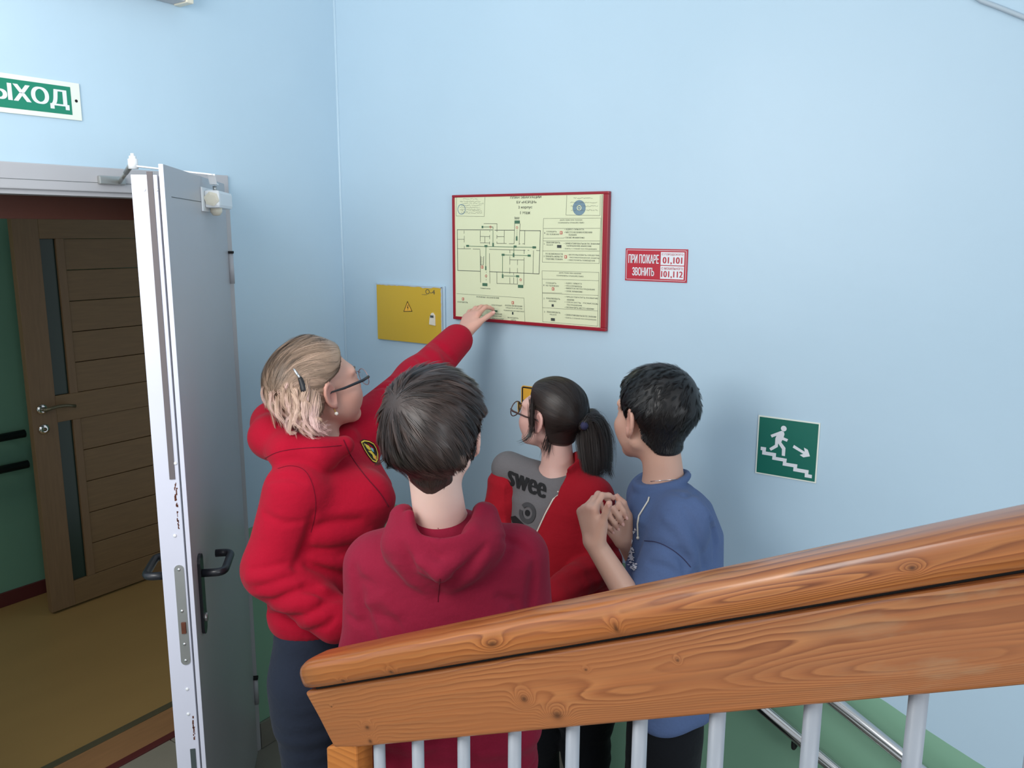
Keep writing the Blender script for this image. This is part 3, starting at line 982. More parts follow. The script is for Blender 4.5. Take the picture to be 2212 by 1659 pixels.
# stair exit sign
SW = 0.172
ss = tag(empty('stairs_down_sign', (1.668, -0.001, 1.254)), 'square green sign with white man walking down stairs on blue wall', 'sign')
obj('sign_plate', boxbm(0, SW, -0.0018, 0, 0, SW, bev=0.0006), 'sign_glow', ss)
pl = Flat((0, -0.0018, 0), (1, 0, 0), (0, 0, 1), (0, -1, 0))
e = 0.004
pl.rect(e, e, SW - e, SW - e, 0.0004)
pl.build('green_field', 'sign_green', ss)
hs = homog([(388, 205), (1530, 348), (1475, 1450), (352, 1265)], [(e, SW - e), (SW - e, SW - e), (SW - e, e), (e, e)])
pl.poly([hs(x, y) for x, y in [(605, 555), (632, 605), (722, 570), (700, 620), (695, 745), (588, 810), (620, 858), (752, 785), (755, 715), (832, 825), (832, 950), (893, 960), (900, 805), (815, 695), (835, 650), (925, 685), (945, 635), (858, 600), (875, 540), (860, 495), (815, 475)]], 0.0008)
a, b = hs(857, 432)
pl.disc(a, b, 0.0080, 0.0008)
pl.build('walking_man', 'sign_white', ss)
pl.poly([hs(x, y) for x, y in [(425, 780), (528, 795), (522, 873), (722, 905), (718, 975), (930, 1010), (922, 1085), (1137, 1118), (1130, 1190), (1357, 1228), (1350, 1305), (1422, 1318), (1418, 1382), (1280, 1360), (1285, 1285), (1058, 1245), (1062, 1172), (852, 1138), (858, 1062), (648, 1026), (652, 960), (452, 928), (455, 850), (422, 845)]], 0.0008)
pl.build('stair_symbol', 'sign_white', ss)
pl.poly([hs(x, y) for x, y in [(1062, 745), (1272, 875), (1255, 795), (1330, 835), (1375, 962), (1248, 982), (1175, 935), (1245, 915), (1038, 795)]], 0.0008)
pl.build('arrow_symbol', 'sign_white', ss)

# exit sign above the doorway
EW, EH = 0.30, 0.101
es = tag(empty('exit_sign', (0.001, -1.289, 2.244)), 'green and white exit sign above the steel door frame', 'sign')
obj('sign_plate', boxbm(0, 0.004, 0, EW, 0, EH, bev=0.0015), 'sign_glow', es)
pl = Flat((0.004, 0, 0), (0, 1, 0), (0, 0, 1), (1, 0, 0))
pl.rect(0.024, 0.013, EW - 0.027, EH - 0.013, 0.0004)
pl.build('green_field', 'exit_green', es)
pl.text('ВЫХОД', 0.022, 0.0245, EW - 0.034, EH - 0.0235, 0.05, 0.0008)
pl.build('exit_lettering', 'sign_white', es)
pl.disc(EW - 0.013, EH / 2 + 0.002, 0.0042, 0.0006)
pl.build('screw_hole', 'black_parts_and_shade', es)

# mustard electrical panel
BX0, BX1, BZ0, BZ1 = 0.190, 0.508, 1.531, 1.739
BW, BH = BX1 - BX0, BZ1 - BZ0
eb = tag(empty('electrical_panel', (BX0, -0.001, BZ0)), 'mustard yellow electrical cabinet door flush in blue wall', 'electrical panel')
obj('panel_rim', boxbm(-0.004, BW + 0.010, -0.007, 0, -0.004, BH + 0.006, bev=0.003), 'wall_plan', eb)
dr = obj('panel_door', boxbm(0, BW, -0.013, -0.002, 0, BH, bev=0.002), 'ochre', eb)
rr = np.random.default_rng(5)
bm = bmesh.new()                          # wall paint brushed over the rim of the door
xs_ = np.linspace(-0.002, BW + 0.002, 34)
prism(bm, [(x, BH + 0.003) for x in xs_] + [(x, BH - (0.0006 + 0.0022 * rr.random() ** 2 + (0.003 if 0.70 < x / BW < 0.86 else 0))) for x in xs_[::-1]], -0.0136, -0.008)
obj('paint_smear', bm, 'cable', eb)
bm = bmesh.new()
zs_ = np.linspace(0.02, BH + 0.002, 26)
prism(bm, [(BW + 0.003, z) for z in zs_] + [(BW - (0.0006 + 0.004 * rr.random() ** 2 * (z / BH)), z) for z in zs_[::-1]], -0.0136, -0.008)
obj('paint_smear', bm, 'cable', eb)
hb_ = homog([(130, 400), (1075, 465), (1110, 1295), (175, 1180)], [(0, BH), (BW, BH), (BW, 0), (0, 0)])
pl = Flat((0, -0.013, 0), (1, 0, 0), (0, 0, 1), (0, -1, 0))
tri = [hb_(592, 655), hb_(662, 795), hb_(542, 795)]
pl.poly(tri, 0.0004)
pl.build('warning_triangle', 'warn_yellow', dr)
for i in range(3):
    pl.line(*tri[i], *tri[(i + 1) % 3], 0.0022, 0.0008)
c0 = np.mean(tri, axis=0)
pl.poly([(c0[0] + x, c0[1] + z) for x, z in [(0.0015, 0.013), (-0.0035, 0.000), (0.000, 0.001), (-0.001, -0.010), (0.0035, 0.004), (0.0005, 0.003), (0.0035, 0.013)]], 0.0008)
pl.build('lightning_symbol', 'ink_black', dr)
a, b = hb_(905, 555), hb_(985, 495)
pl.text('О-4', hb_(850, 530)[0], a[1], b[0], b[1] + 0.001, 0.0, 0.0006)
pl.rect(hb_(795, 556)[0], hb_(795, 558)[1], hb_(870, 556)[0], hb_(795, 553)[1], 0.0006)
pl.build('panel_lettering', 'ink', dr)
lk = hb_(965, 905)
bm = bmesh.new()
prism(bm, [(lk[0] - 0.015, lk[1] - 0.022), (lk[0] + 0.014, lk[1] - 0.025), (lk[0] + 0.013, lk[1] + 0.012), (lk[0] + 0.004, lk[1] + 0.022), (lk[0] - 0.004, lk[1] + 0.020), (lk[0] - 0.011, lk[1] + 0.008)], -0.018, -0.012)
l_ = obj('panel_lock', bm, 'cream_plastic', dr)
bevel_mod(l_, 0.0015)
obj('key_slot', boxbm(lk[0] - 0.007, lk[0] + 0.008, -0.0195, -0.017, lk[1] + 0.004, lk[1] + 0.012), 'seal_dark', l_)

# small yellow sign behind the girl's head
q = P(1127, 832, 1.0) - CAM
q = CAM + q * (2.3 / q[1])
ws = tag(empty('warning_sign', (q[0], -0.001, q[2] - 0.11)), 'yellow sign with black border half hidden behind ponytailed girl', 'sign')
bm = bmesh.new()
cr_ = 0.012


def rrect(w, h, r, off=0.0):
    o = []
    for cx, cz, a0 in ((w - r, h - r, 0), (r, h - r, 90), (r, r, 180), (w - r, r, 270)):
        for k in range(5):
            a = math.radians(a0 + k * 22.5)
            o.append((cx + (r - off) * math.cos(a), cz + (r - off) * math.sin(a)))
    return o


prism(bm, rrect(0.11, 0.11, 0.010), -0.002, 0)
obj('sign_plate', bm, 'warn_yellow', ws)
pl = Flat((0, -0.002, 0), (1, 0, 0), (0, 0, 1), (0, -1, 0))
po, pi_ = rrect(0.11, 0.11, 0.010, 0.003), rrect(0.11, 0.11, 0.010, 0.008)
for k in range(len(po)):
    j = (k + 1) % len(po)
    pl.poly([po[k], po[j], pi_[j], pi_[k]], 0.0006)
pl.build('black_border', 'ink_black', ws)

# emergency light housing above the doorway, only its corner in view
lf = tag(empty('wall_light', (0.0, -1.30, 2.62)), 'cream wall light housing above the exit sign', 'light fixture')
obj('housing', boxbm(0.001, 0.065, 0.0, 0.63, 0.0, 0.09, bev=0.004), 'steel_grey', lf)
obj('end_cap', boxbm(0.001, 0.070, 0.63, 0.655, -0.003, 0.093, bev=0.004), 'cream_plastic', lf)
# cable clipped to the wall
def onwall(px, py, off=0.0):
    q = P(px, py, 1.0) - CAM
    return CAM + q * ((2.3 - off) / q[1])
bm = bmesh.new()
tube(bm, [onwall(2080, -25, 0.005), onwall(2120, 2, 0.005), onwall(2160, 17, 0.005), onwall(2215, 39, 0.005), onwall(2330, 80, 0.005)], 0.0055, 8)
tag(obj('wall_cable', bm, 'cable', None, True), 'pale cable running along the top of the blue wall', 'cable')


# ------------------------------------------------------------------ figure modelling: distance fields -> one surface
def V3(*a):
    return np.array(a, float)


def nrm(v):
    v = np.asarray(v, float)
    return v / max(np.linalg.norm(v), 1e-9)


def smin(a, b, k):
    h = np.maximum(k - np.abs(a - b), 0.0) / k
    return np.minimum(a, b) - h * h * k * 0.25


def smax(a, b, k):
    return -smin(-a, -b, k)


def capd(p, a, b, ra, rb):
    a, b = np.asarray(a, float), np.asarray(b, float)
    ba = b - a
    pa = p - a
    t = np.clip((pa @ ba) / max(ba @ ba, 1e-12), 0, 1)
    return np.linalg.norm(pa - t[:, None] * ba, axis=1) - (ra + (rb - ra) * t)


def elld(p, c, r, M=None):
    q = p - np.asarray(c, float)
    if M is not None:
        q = q @ M.T
    r = np.asarray(r, float)
    k0 = np.linalg.norm(q / r, axis=1)
    k1 = np.linalg.norm(q / (r * r), axis=1)
    return k0 * (k0 - 1.0) / np.maximum(k1, 1e-9)


def chain(p, pts, rad, k=0.0):
    d = None
    for i in range(len(pts) - 1):
        e = capd(p, pts[i], pts[i + 1], rad[i], rad[i + 1])
        d = e if d is None else (smin(d, e, k) if k > 0 else np.minimum(d, e))
    return d


def loft(p, secs, side, fwd, ex=2.0):
    """stack of elliptical sections (z, cx, cy, half width, half depth) with world centres"""
    secs = sorted(secs)
    z = [s[0] for s in secs]
    pz = p[:, 2]
    cx, cy, rx, ry = (np.interp(pz, z, [s[k] for s in secs]) for k in (1, 2, 3, 4))
    dx, dy = p[:, 0] - cx, p[:, 1] - cy
    a = (dx * side[0] + dy * side[1])
    b = (dx * fwd[0] + dy * fwd[1])
    k0 = (np.abs(a / rx) ** ex + np.abs(b / ry) ** ex) ** (1 / ex)
    k1 = np.sqrt((a / rx ** 2) ** 2 + (b / ry ** 2) ** 2)
    d = np.where(k0 > 0.3, k0 * (k0 - 1) / np.maximum(k1, 1e-6), (k0 - 1) * np.minimum(rx, ry))
    return smax(d, np.maximum(z[0] - pz, pz - z[-1]), 0.03)


_nd = np.random.default_rng(21)
_ND = [nrm(_nd.normal(size=3)) * _nd.uniform(0.6, 1.5) for _ in range(7)]
_NP = _nd.uniform(0, 6.28, 7)


def noise3(p, f, s=0.0):
    o = 0.0
    for k, ph in zip(_ND, _NP):
        o = o + np.sin(f * (p @ k) + ph + s * (1 + ph))
    return o / 3.5


def folds(p, a, b, s0, w, lam, amp, inner=None, seed=0.0):
    """creases running round a limb a->b, centred s0 metres from a"""
    a = np.asarray(a, float)
    ax = nrm(np.asarray(b, float) - a)
    s = (p - a) @ ax
    rad = p - a - s[:, None] * ax
    g = np.exp(-((s - s0) / w) ** 2)
    if inner is not None:
        n = rad / np.maximum(np.linalg.norm(rad, axis=1), 1e-6)[:, None]
        g = g * (0.35 + 0.65 * np.clip(0.5 + 0.7 * (n @ nrm(inner)), 0, 1))
    e1 = np.cross(ax, nrm(ax + V3(.3, .5, .1)))
    th = (rad @ e1) * 14.0
    ph = 2 * math.pi * s / lam + 1.1 * noise3(p, 6.0, seed) + th * 0.35
    amp2 = 0.55 + 0.45 * np.clip(noise3(p, 9.0, seed + 4.0), -1, 1)
    return amp * g * amp2 * np.cos(ph)


def prep_folds(fn, lines, d0, d1):
    """ridges (+) and creases (-) laid on a garment: [(pixels, radius, sign)]"""
    out = []
    for px, r, sg in lines:
        px = np.asarray(px, float)
        t = np.linspace(0, len(px) - 1, (len(px) - 1) * 3 + 1)
        q = onto(fn, np.interp(t, range(len(px)), px[:, 0]), np.interp(t, range(len(px)), px[:, 1]), d0, d1, (-0.50 if sg > 0 else 0.30) * r)
        q = q[np.abs(fn(q)) < 0.012]
        if len(q) < 3:
            continue
        w = np.sin(np.linspace(0.35, math.pi - 0.35, len(q)))
        out.append((q, [r * (0.35 + 0.65 * x) for x in w], sg, r))
    return out


def use_folds(p, d, fl):
    for q, rad, sg, r in fl:
        lo, hi = q.min(0) - 4 * r - 0.01, q.max(0) + 4 * r + 0.01
        k = np.all((p > lo) & (p < hi), axis=1)
        if k.any():
            c = chain(p[k], q, rad)
            d[k] = smin(d[k], c, r * 1.8) if sg > 0 else smax(d[k], -c, r * 1.8)
    return d


def sdf_mesh(name, fn, lo, hi, h, m, parent, base, attr=None):
    lo = np.asarray(lo, float)
    hi = np.asarray(hi, float)
    n = (np.ceil((hi - lo) / h / 4).astype(int) + 1) * 4
    nb = n // 4
    I = np.stack(np.meshgrid(*[np.arange(k) for k in nb], indexing='ij'), -1).reshape(-1, 3)
    cen = lo + (I * 4 + 1.5) * h
    dc = np.concatenate([fn(cen[i:i + 200000]) for i in range(0, len(cen), 200000)])
    D = np.repeat(np.repeat(np.repeat(np.where(dc > 0, 1.0, -1.0).astype(np.float32).reshape(nb), 4, 0), 4, 1), 4, 2)
    keep = I[np.abs(dc) < 6.0 * h]
    off = np.stack(np.meshgrid(*[np.arange(4)] * 3, indexing='ij'), -1).reshape(-1, 3)
    idx = (keep[:, None, :] * 4 + off[None]).reshape(-1, 3)
    pts = lo + idx * h
    val = np.concatenate([fn(pts[i:i + 300000]) for i in range(0, len(pts), 300000)]) if len(pts) else np.zeros(0)
    D[idx[:, 0], idx[:, 1], idx[:, 2]] = val
    sgn = D < 0
    c = sgn[:-1, :-1, :-1]
    anyc = np.zeros(c.shape, bool)
    allc = np.ones(c.shape, bool)
    for dx in (0, 1):
        for dy in (0, 1):
            for dz in (0, 1):
                q = sgn[dx:dx + c.shape[0], dy:dy + c.shape[1], dz:dz + c.shape[2]]
                anyc |= q
                allc &= q
    act = np.argwhere(anyc & ~allc)
    vid = np.full(c.shape, -1, np.int32)
    vid[act[:, 0], act[:, 1], act[:, 2]] = np.arange(len(act))
    cor = [(dx, dy, dz) for dx in (0, 1) for dy in (0, 1) for dz in (0, 1)]
    cv = np.stack([D[act[:, 0] + a, act[:, 1] + b, act[:, 2] + g] for a, b, g in cor], 1)
    acc = np.zeros((len(act), 3))
    cnt = np.zeros(len(act))
    for i in range(8):
        for j in range(i + 1, 8):
            dd = np.abs(np.array(cor[i]) - np.array(cor[j])).sum()
            if dd != 1:
                continue
            va, vb = cv[:, i], cv[:, j]
            x = (va < 0) != (vb < 0)
            t = np.where(x, va / np.where(va == vb, 1, va - vb), 0)
            pt = np.array(cor[i]) + t[:, None] * (np.array(cor[j]) - np.array(cor[i]))
            acc[x] += pt[x]
            cnt[x] += 1
    verts = lo + (act + acc / np.maximum(cnt, 1)[:, None]) * h
    quads = []
    for ax in range(3):
        o1, o2 = (ax + 1) % 3, (ax + 2) % 3
        s0 = [slice(None)] * 3
        s1 = [slice(None)] * 3
        s0[ax], s1[ax] = slice(0, -1), slice(1, None)
        A, B = sgn[tuple(s0)], sgn[tuple(s1)]
        e = np.argwhere(A != B)
        e = e[(e[:, o1] > 0) & (e[:, o2] > 0) & (e[:, o1] < c.shape[o1]) & (e[:, o2] < c.shape[o2])]
        flip = A[e[:, 0], e[:, 1], e[:, 2]]
        qs = []
        for da, db in ((1, 1), (0, 1), (0, 0), (1, 0)):
            k = e.copy()
            k[:, o1] -= da
            k[:, o2] -= db
            qs.append(vid[k[:, 0], k[:, 1], k[:, 2]])
        q = np.stack(qs, 1)
        q[~flip] = q[~flip][:, ::-1]
        quads.append(q[(q >= 0).all(1)])
    quads = np.concatenate(quads)
    return raw_mesh(name, verts - np.asarray(base), quads, m, parent, None if attr is None else attr(verts))


def raw_mesh(name, verts, faces, m, parent, tint=None):
    me = bpy.data.meshes.new(name)
    k = faces.shape[1]
    me.vertices.add(len(verts))
    me.vertices.foreach_set('co', np.ascontiguousarray(verts, np.float32).ravel())
    me.loops.add(faces.size)
    me.loops.foreach_set('vertex_index', np.ascontiguousarray(faces, np.int32).ravel())
    me.polygons.add(len(faces))
    me.polygons.foreach_set('loop_start', np.arange(0, faces.size, k, dtype=np.int32))
    me.polygons.foreach_set('use_smooth', np.ones(len(faces), bool))
    if tint is not None:
        a = me.attributes.new('tint', 'FLOAT', 'POINT')
        a.data.foreach_set('value', np.ascontiguousarray(tint, np.float32))
    me.update(calc_edges=True)
    me.validate()
    return obj(name, me, m, parent)


def grad(fn, p, e=0.0015):
    g = np.stack([fn(p + np.eye(3)[k] * e) - fn(p - np.eye(3)[k] * e) for k in range(3)], 1)
    return g / np.maximum(np.linalg.norm(g, axis=1), 1e-9)[:, None]


def onto(fn, px, py, d0, d1, lift=0.0015, n=90):
    """points of a surface as seen at photo pixels (arrays)"""
    px, py = np.atleast_1d(np.asarray(px, float)), np.atleast_1d(np.asarray(py, float))
    ray = CF + CR * ((px - 1106) / FPX)[:, None] - CU * ((py - 829.5) / FPX)[:, None]
    t = np.full(len(px), d0)
    for _ in range(n):
        d = fn(CAM + ray * t[:, None])
        t = np.minimum(t + np.clip((d - lift) * 0.7, -0.004, 0.05), d1)
    return CAM + ray * t[:, None]


# ---- frames
def frame(fwd, roll=0.0):
    f = nrm(fwd)
    r = nrm(np.cross(f, UP))
    u = np.cross(r, f)
    c, s = math.cos(roll), math.sin(roll)
    return np.stack([c * r + s * u, f, -s * r + c * u])          # rows: right, forward, up


def vf(right, away, up=0.0):
    """direction given as right / away / up as the photographer stood"""
    return RH * right + FH * away + UP * up


# ---- heads (local metres: x right, y forward, z up; crown to chin about 0.23)
def skull(q):
    x = np.abs(q[:, 0])
    qs = np.stack([x, q[:, 1], q[:, 2]], 1)
    d = elld(q, (0, -0.018, 0.030), (0.073, 0.094, 0.084))
    d = smin(d, elld(q, (0, 0.026, -0.030), (0.057, 0.058, 0.078)), 0.035)
    d = smin(d, capd(qs, (0.052, 0.0, -0.052), (0.016, 0.062, -0.092), 0.017, 0.016), 0.03)
    return d


def head_sdf(q, nose=1.0, chub=0.0):
    x = np.abs(q[:, 0])
    qs = np.stack([x, q[:, 1], q[:, 2]], 1)
    d = skull(q)
    d = smin(d, elld(q, (0, 0.072, -0.096), (0.020, 0.016, 0.015)), 0.022)
    d = smin(d, elld(qs, (0.042, 0.056, -0.022), (0.022, 0.020, 0.018)), 0.02)
    d = smin(d, elld(qs, (0.024, 0.072, 0.026), (0.030, 0.014, 0.012)), 0.024)
    d = smax(d, -elld(qs, (0.031, 0.104, 0.006), (0.017, 0.018, 0.012)), 0.014)
    d = smin(d, elld(qs, (0.031, 0.0775, 0.010), (0.0155, 0.0125, 0.0065)), 0.006)
    d = smin(d, elld(qs, (0.031, 0.0765, -0.002), (0.0145, 0.0110, 0.0045)), 0.006)
    d = smin(d, capd(q, (0, 0.086, 0.014), (0, 0.086 + 0.022 * nose, -0.024), 0.0075, 0.0105), 0.014)
    d = smin(d, elld(qs, (0.0105, 0.094, -0.029), (0.0075, 0.010, 0.0075)), 0.007)
    d = smin(d, elld(q, (0, 0.0850, -0.0560), (0.022, 0.0085, 0.0052)), 0.006)
    d = smin(d, elld(q, (0, 0.0835, -0.0665), (0.019, 0.0090, 0.0060)), 0.006)
    if chub > 0:
        d = smin(d, elld(qs, (0.038, 0.052, -0.040), (0.026 * chub, 0.034 * chub, 0.036 * chub)), 0.03)
    # ears
    a = math.radians(24)
    e = qs - np.array((0.0735, 0.000, -0.004))
    ex = e[:, 0] * math.cos(a) + e[:, 1] * math.sin(a)
    ey = -e[:, 0] * math.sin(a) + e[:, 1] * math.cos(a)
    ez = e[:, 2] + 0.15 * ey
    E = np.stack([ex, ey, ez], 1)
    plate = elld(E, (0.003, -0.013, 0.002), (0.0050, 0.0185, 0.0300))
    rho = np.sqrt(((ey + 0.013) / 0.0175) ** 2 + ((ez - 0.003) / 0.0285) ** 2)
    rim = np.sqrt(((rho - 1) * 0.021) ** 2 + ((ex - 0.006) * 0.9) ** 2) - np.where(ey + 0.2 * ez > 0.002, 0.0022, 0.0042)
    ear = smin(plate, rim, 0.005)
    ear = smin(ear, elld(E, (0.004, -0.004, -0.028), (0.0055, 0.0085, 0.0095)), 0.006)
    ear = smax(ear, -elld(E, (0.010, -0.009, -0.002), (0.0075, 0.0085, 0.0150)), 0.005)
    return smin(d, ear, 0.006)


def head_tint(q):
    x, y, z = np.abs(q[:, 0]), q[:, 1], q[:, 2]
    lip = np.exp(-(x / 0.020) ** 4 - ((z + 0.061) / 0.0105) ** 4) * (y > 0.070)
    ear = np.exp(-((x - 0.084) / 0.012) ** 2 - ((y + 0.014) / 0.03) ** 2 - ((z + 0.002) / 0.04) ** 2) * 0.55
    cheek = np.exp(-((x - 0.042) / 0.025) ** 2 - ((z + 0.03) / 0.028) ** 2) * (y > 0.02) * 0.40
    tip = np.exp(-(x / 0.014) ** 2 - ((z + 0.026) / 0.014) ** 2) * (y > 0.095) * 0.35
    return np.clip(lip + ear + cheek + tip, 0, 1)


# ---- hands: every finger a bent chain of its own
def hand_caps(wrist, F, N, T, s=1.0, curls=((10, 15, 10),) * 4, spread=(6, 2, -2, -7), thumb=((0.5, 0.8, -0.15), 15, 15)):
    """wrist point, finger direction F, back-of-hand normal N, thumb side T"""
    F = nrm(F)
    N = nrm(N - F * (np.dot(N, F)))
    Tn = np.cross(F, N)
    T = Tn if np.dot(Tn, T) > 0 else -Tn
    w = np.asarray(wrist, float)
    palm = []
    roots = (0.027, 0.0085, -0.0095, -0.0265)
    rl = (0.086, 0.090, 0.086, 0.078)
    for o, l in zip(roots, rl):
        palm.append((w + T * o * 0.55 * s + F * 0.008 * s, w + T * o * s + F * l * s, 0.0150 * s, 0.0112 * s))
    palm.append((w + T * 0.018 * s + F * 0.02 * s - N * 0.006 * s, w + T * 0.032 * s + F * 0.045 * s - N * 0.008 * s, 0.016 * s, 0.014 * s))
    lens = ((0.040, 0.024, 0.019), (0.044, 0.028, 0.020), (0.040, 0.026, 0.020), (0.032, 0.019, 0.018))
    rad = (0.0088, 0.0090, 0.0086, 0.0076)
    fingers, tips = [], []
    for i in range(4):
        p = w + T * roots[i] * s + F * rl[i] * s
        sp = math.radians(spread[i])
        d = nrm(F * math.cos(sp) + T * math.sin(sp))
        ang = 0.0
        fc = []
        r0 = rad[i] * s
        for j in range(3):
            ang += math.radians(curls[i][j])
            dd = d * math.cos(ang) - N * math.sin(ang)
            q = p + dd * lens[i][j] * s
            fc.append((p, q, r0, r0 * 0.90))
            r0 *= 0.90
            p = q
        tips.append((p, dd, d * math.sin(ang) + N * math.cos(ang), r0))
        fingers.append(fc)
    td = nrm(T * thumb[0][0] + F * thumb[0][1] + N * thumb[0][2])
    bend = nrm(-T * 0.6 - N * 0.5 + F * 0.3) if len(thumb) < 4 else nrm(thumb[3])
    bend = nrm(bend - td * np.dot(bend, td))
    p = w + T * 0.022 * s + F * 0.022 * s
    fc = []
    ang = 0.0
    for j, (l, r) in enumerate(((0.040, 0.0125), (0.034, 0.0102), (0.026, 0.0094))):
        ang += math.radians((0, thumb[1], thumb[2])[j])
        dd = td * math.cos(ang) + bend * math.sin(ang)
        q = p + dd * l * s
        fc.append((p, q, r * s, r * s * 0.88))
        p = q
    fingers.append(fc)
    nn = nrm(-bend * math.cos(ang) + td * math.sin(ang))
    tips.append((p, dd, nn, 0.0083 * s))
    return palm, fingers, tips


def hand_sdf(p, H):
    palm, fingers, tips = H
    d = None
    for a, b, ra, rb in palm:
        e = capd(p, a, b, ra, rb)
        d = e if d is None else smin(d, e, 0.014)
    for fi, fc in enumerate(fingers):
        g = None
        for a, b, ra, rb in fc:
            e = capd(p, a, b, ra, rb)
            g = e if g is None else smin(g, e, 0.004)
        d = smin(d, g, 0.012 if fi == 4 else 0.006)
    return d


def hand_box(H):
    pts = np.array([q for a, b, _, _ in H[0] for q in (a, b)] + [q for fc in H[1] for a, b, _, _ in fc for q in (a, b)])
    return pts.min(0) - 0.03, pts.max(0) + 0.03


def make_nails(H, parent, base, m):
    for (p, dd, nn, r) in H[2]:
        bm = bmesh.new()
        s_ = np.cross(dd, nn)
        c = p + nn * r * 0.80 - dd * r * 0.1
        vs = []
        for a in np.linspace(0, 2 * math.pi, 12, endpoint=False):
            q = c + dd * math.sin(a) * r * 0.85 + s_ * math.cos(a) * r * 0.62 + nn * (0.0012 - 0.0018 * abs(math.cos(a)))
            vs.append(bm.verts.new(q - base))
        top = bm.verts.new(c + nn * 0.0022 - base)
        for i in range(12):
            bm.faces.new((vs[i], vs[(i + 1) % 12], top))
        obj('fingernail', bm, m, parent, True)


# ---- hair
def ribbons(name, paths, widths, nrms, m, parent, base, tint):
    """paths (N, K, 3); every lock a thin ridge-shaped strip"""
    N, K, _ = paths.shape
    d = np.gradient(paths, axis=1)
    d /= np.maximum(np.linalg.norm(d, axis=2), 1e-9)[..., None]
    s = np.cross(d, nrms)
    s /= np.maximum(np.linalg.norm(s, axis=2), 1e-9)[..., None]
    n = np.cross(s, d)
    prof = np.interp(np.linspace(0, 1, K), [0, 0.12, 0.7, 1.0], [0.55, 1.0, 0.85, 0.12])[None, :, None]
    w = widths[:, None, None] * prof
    L, R = paths - s * w, paths + s * w
    v = np.stack([L, R], 2).reshape(-1, 3) - np.asarray(base)
    i0 = (np.arange(N)[:, None] * K + np.arange(K - 1)[None]).reshape(-1) * 2
    f = np.stack([i0, i0 + 1, i0 + 3, i0 + 2], 1)
    return raw_mesh(name, v, f, m, parent, np.repeat(tint.reshape(-1), 2))


def comb(fn, roots, dirfn, length, K, off0, off1, jitter=0.0, seed=0, stop=None):
    """locks that follow the surface fn=0 along dirfn"""
    r_ = np.random.default_rng(seed)
    p = roots.copy()
    for _ in range(6):
        n = grad(fn, p)
        p = p - n * (fn(p) - off0)[:, None]
    out, nn = [p], []
    jit = r_.normal(size=p.shape) * jitter
    step = length / (K - 1)
    for k in range(1, K):
        n = grad(fn, p)
        nn.append(n)
        d = dirfn(p, n) + jit
        d = d - n * np.sum(d * n, 1)[:, None]
        d /= np.maximum(np.linalg.norm(d, axis=1), 1e-9)[:, None]
        st = step * np.ones(len(p))
        if stop is not None:
            st = np.minimum(step, np.maximum(np.linalg.norm(p - stop, axis=1) - 0.006, 0.0002))
        p = p + d * st[:, None]
        o = off0 + (off1 - off0) * k / (K - 1)
        p = p - n * ((fn(p) - o) * 0.9)[:, None]
        out.append(p)
    nn.append(grad(fn, p))
    return np.stack(out, 1), np.stack(nn, 1)


def bez(c0, c1, c2, c3, n, K, sp0, sp1, sp2, sp3, seed=0, wave=0.0, wl=0.05):
    """free hanging locks: jittered cubic curves"""
    r_ = np.random.default_rng(seed)
    t = np.linspace(0, 1, K)[None, :, None] * (1 - 0.22 * r_.random((n, 1, 1)) ** 2)
    g = r_.normal(size=(n, 1, 3))
    C = [np.asarray(c, float) + g * s_ + r_.normal(size=(n, 1, 3)) * s_ * 0.4 for c, s_ in ((c0, sp0), (c1, sp1), (c2, sp2), (c3, sp3))]
    p = C[0] * (1 - t) ** 3 + 3 * C[1] * t * (1 - t) ** 2 + 3 * C[2] * t * t * (1 - t) + C[3] * t ** 3
    if wave > 0:
        ph = r_.uniform(0, 6.28, (n, 1, 1))
        ax = r_.normal(size=(n, 1, 3))
        p = p + wave * t * np.sin(ph + 6.28 * t * np.linalg.norm(np.asarray(c3, float) - np.asarray(c0, float)) / wl) * ax
    return p


def clumps(fn, roots, dirfn, length, K, off0, off1, per, spread, seed, jitter=0.05, stop=None, tip=0.25):
    """locks gathered in clumps: guides follow the surface, each carries a bundle of hairs"""
    r_ = np.random.default_rng(seed)
    g, nn = comb(fn, roots, dirfn, length, K, off0, off1, jitter, seed, stop)
    return bundle(g, nn, per, spread, seed, tip)


def bundle(g, nn, per, spread, seed, tip=0.25, root=1.0):
    r_ = np.random.default_rng(seed + 1)
    N, K, _ = g.shape
    o = r_.normal(size=(N, per, 1, 3)) * spread
    n_ = nn[:, None]
    o = o - n_ * np.sum(o * n_, -1, keepdims=True) * 0.75
    t = np.linspace(0, 1, K)[None, None, :, None]
    prof = root + (tip - root) * t ** 1.3
    ln = r_.uniform(0.72, 1.0, (N, per))
    full = g[:, None] + o * prof
    # hairs of a clump end at different lengths
    k = ln[..., None] * np.linspace(0, K - 1, K)[None, None]
    i0 = np.clip(k.astype(int), 0, K - 2)
    w = (k - i0)[..., None]
    a = np.take_along_axis(full, i0[..., None], 2)
    b = np.take_along_axis(full, (i0 + 1)[..., None], 2)
    p = a * (1 - w) + b * w
    nb_ = np.broadcast_to(n_, full.shape)
    return p.reshape(N * per, K, 3), nb_.reshape(N * per, K, 3).copy()


def outward(paths, axis_pt):
    v = paths - np.asarray(axis_pt, float)
    return v / np.maximum(np.linalg.norm(v, axis=2), 1e-9)[..., None]


def sphere_dirs(n, seed):
    r_ = np.random.default_rng(seed)
    v = r_.normal(size=(n, 3))
    return v / np.linalg.norm(v, axis=1)[:, None]


def sstep(x, a, b):
    t = np.clip((x - a) / (b - a), 0, 1)
    return t * t * (3 - 2 * t)


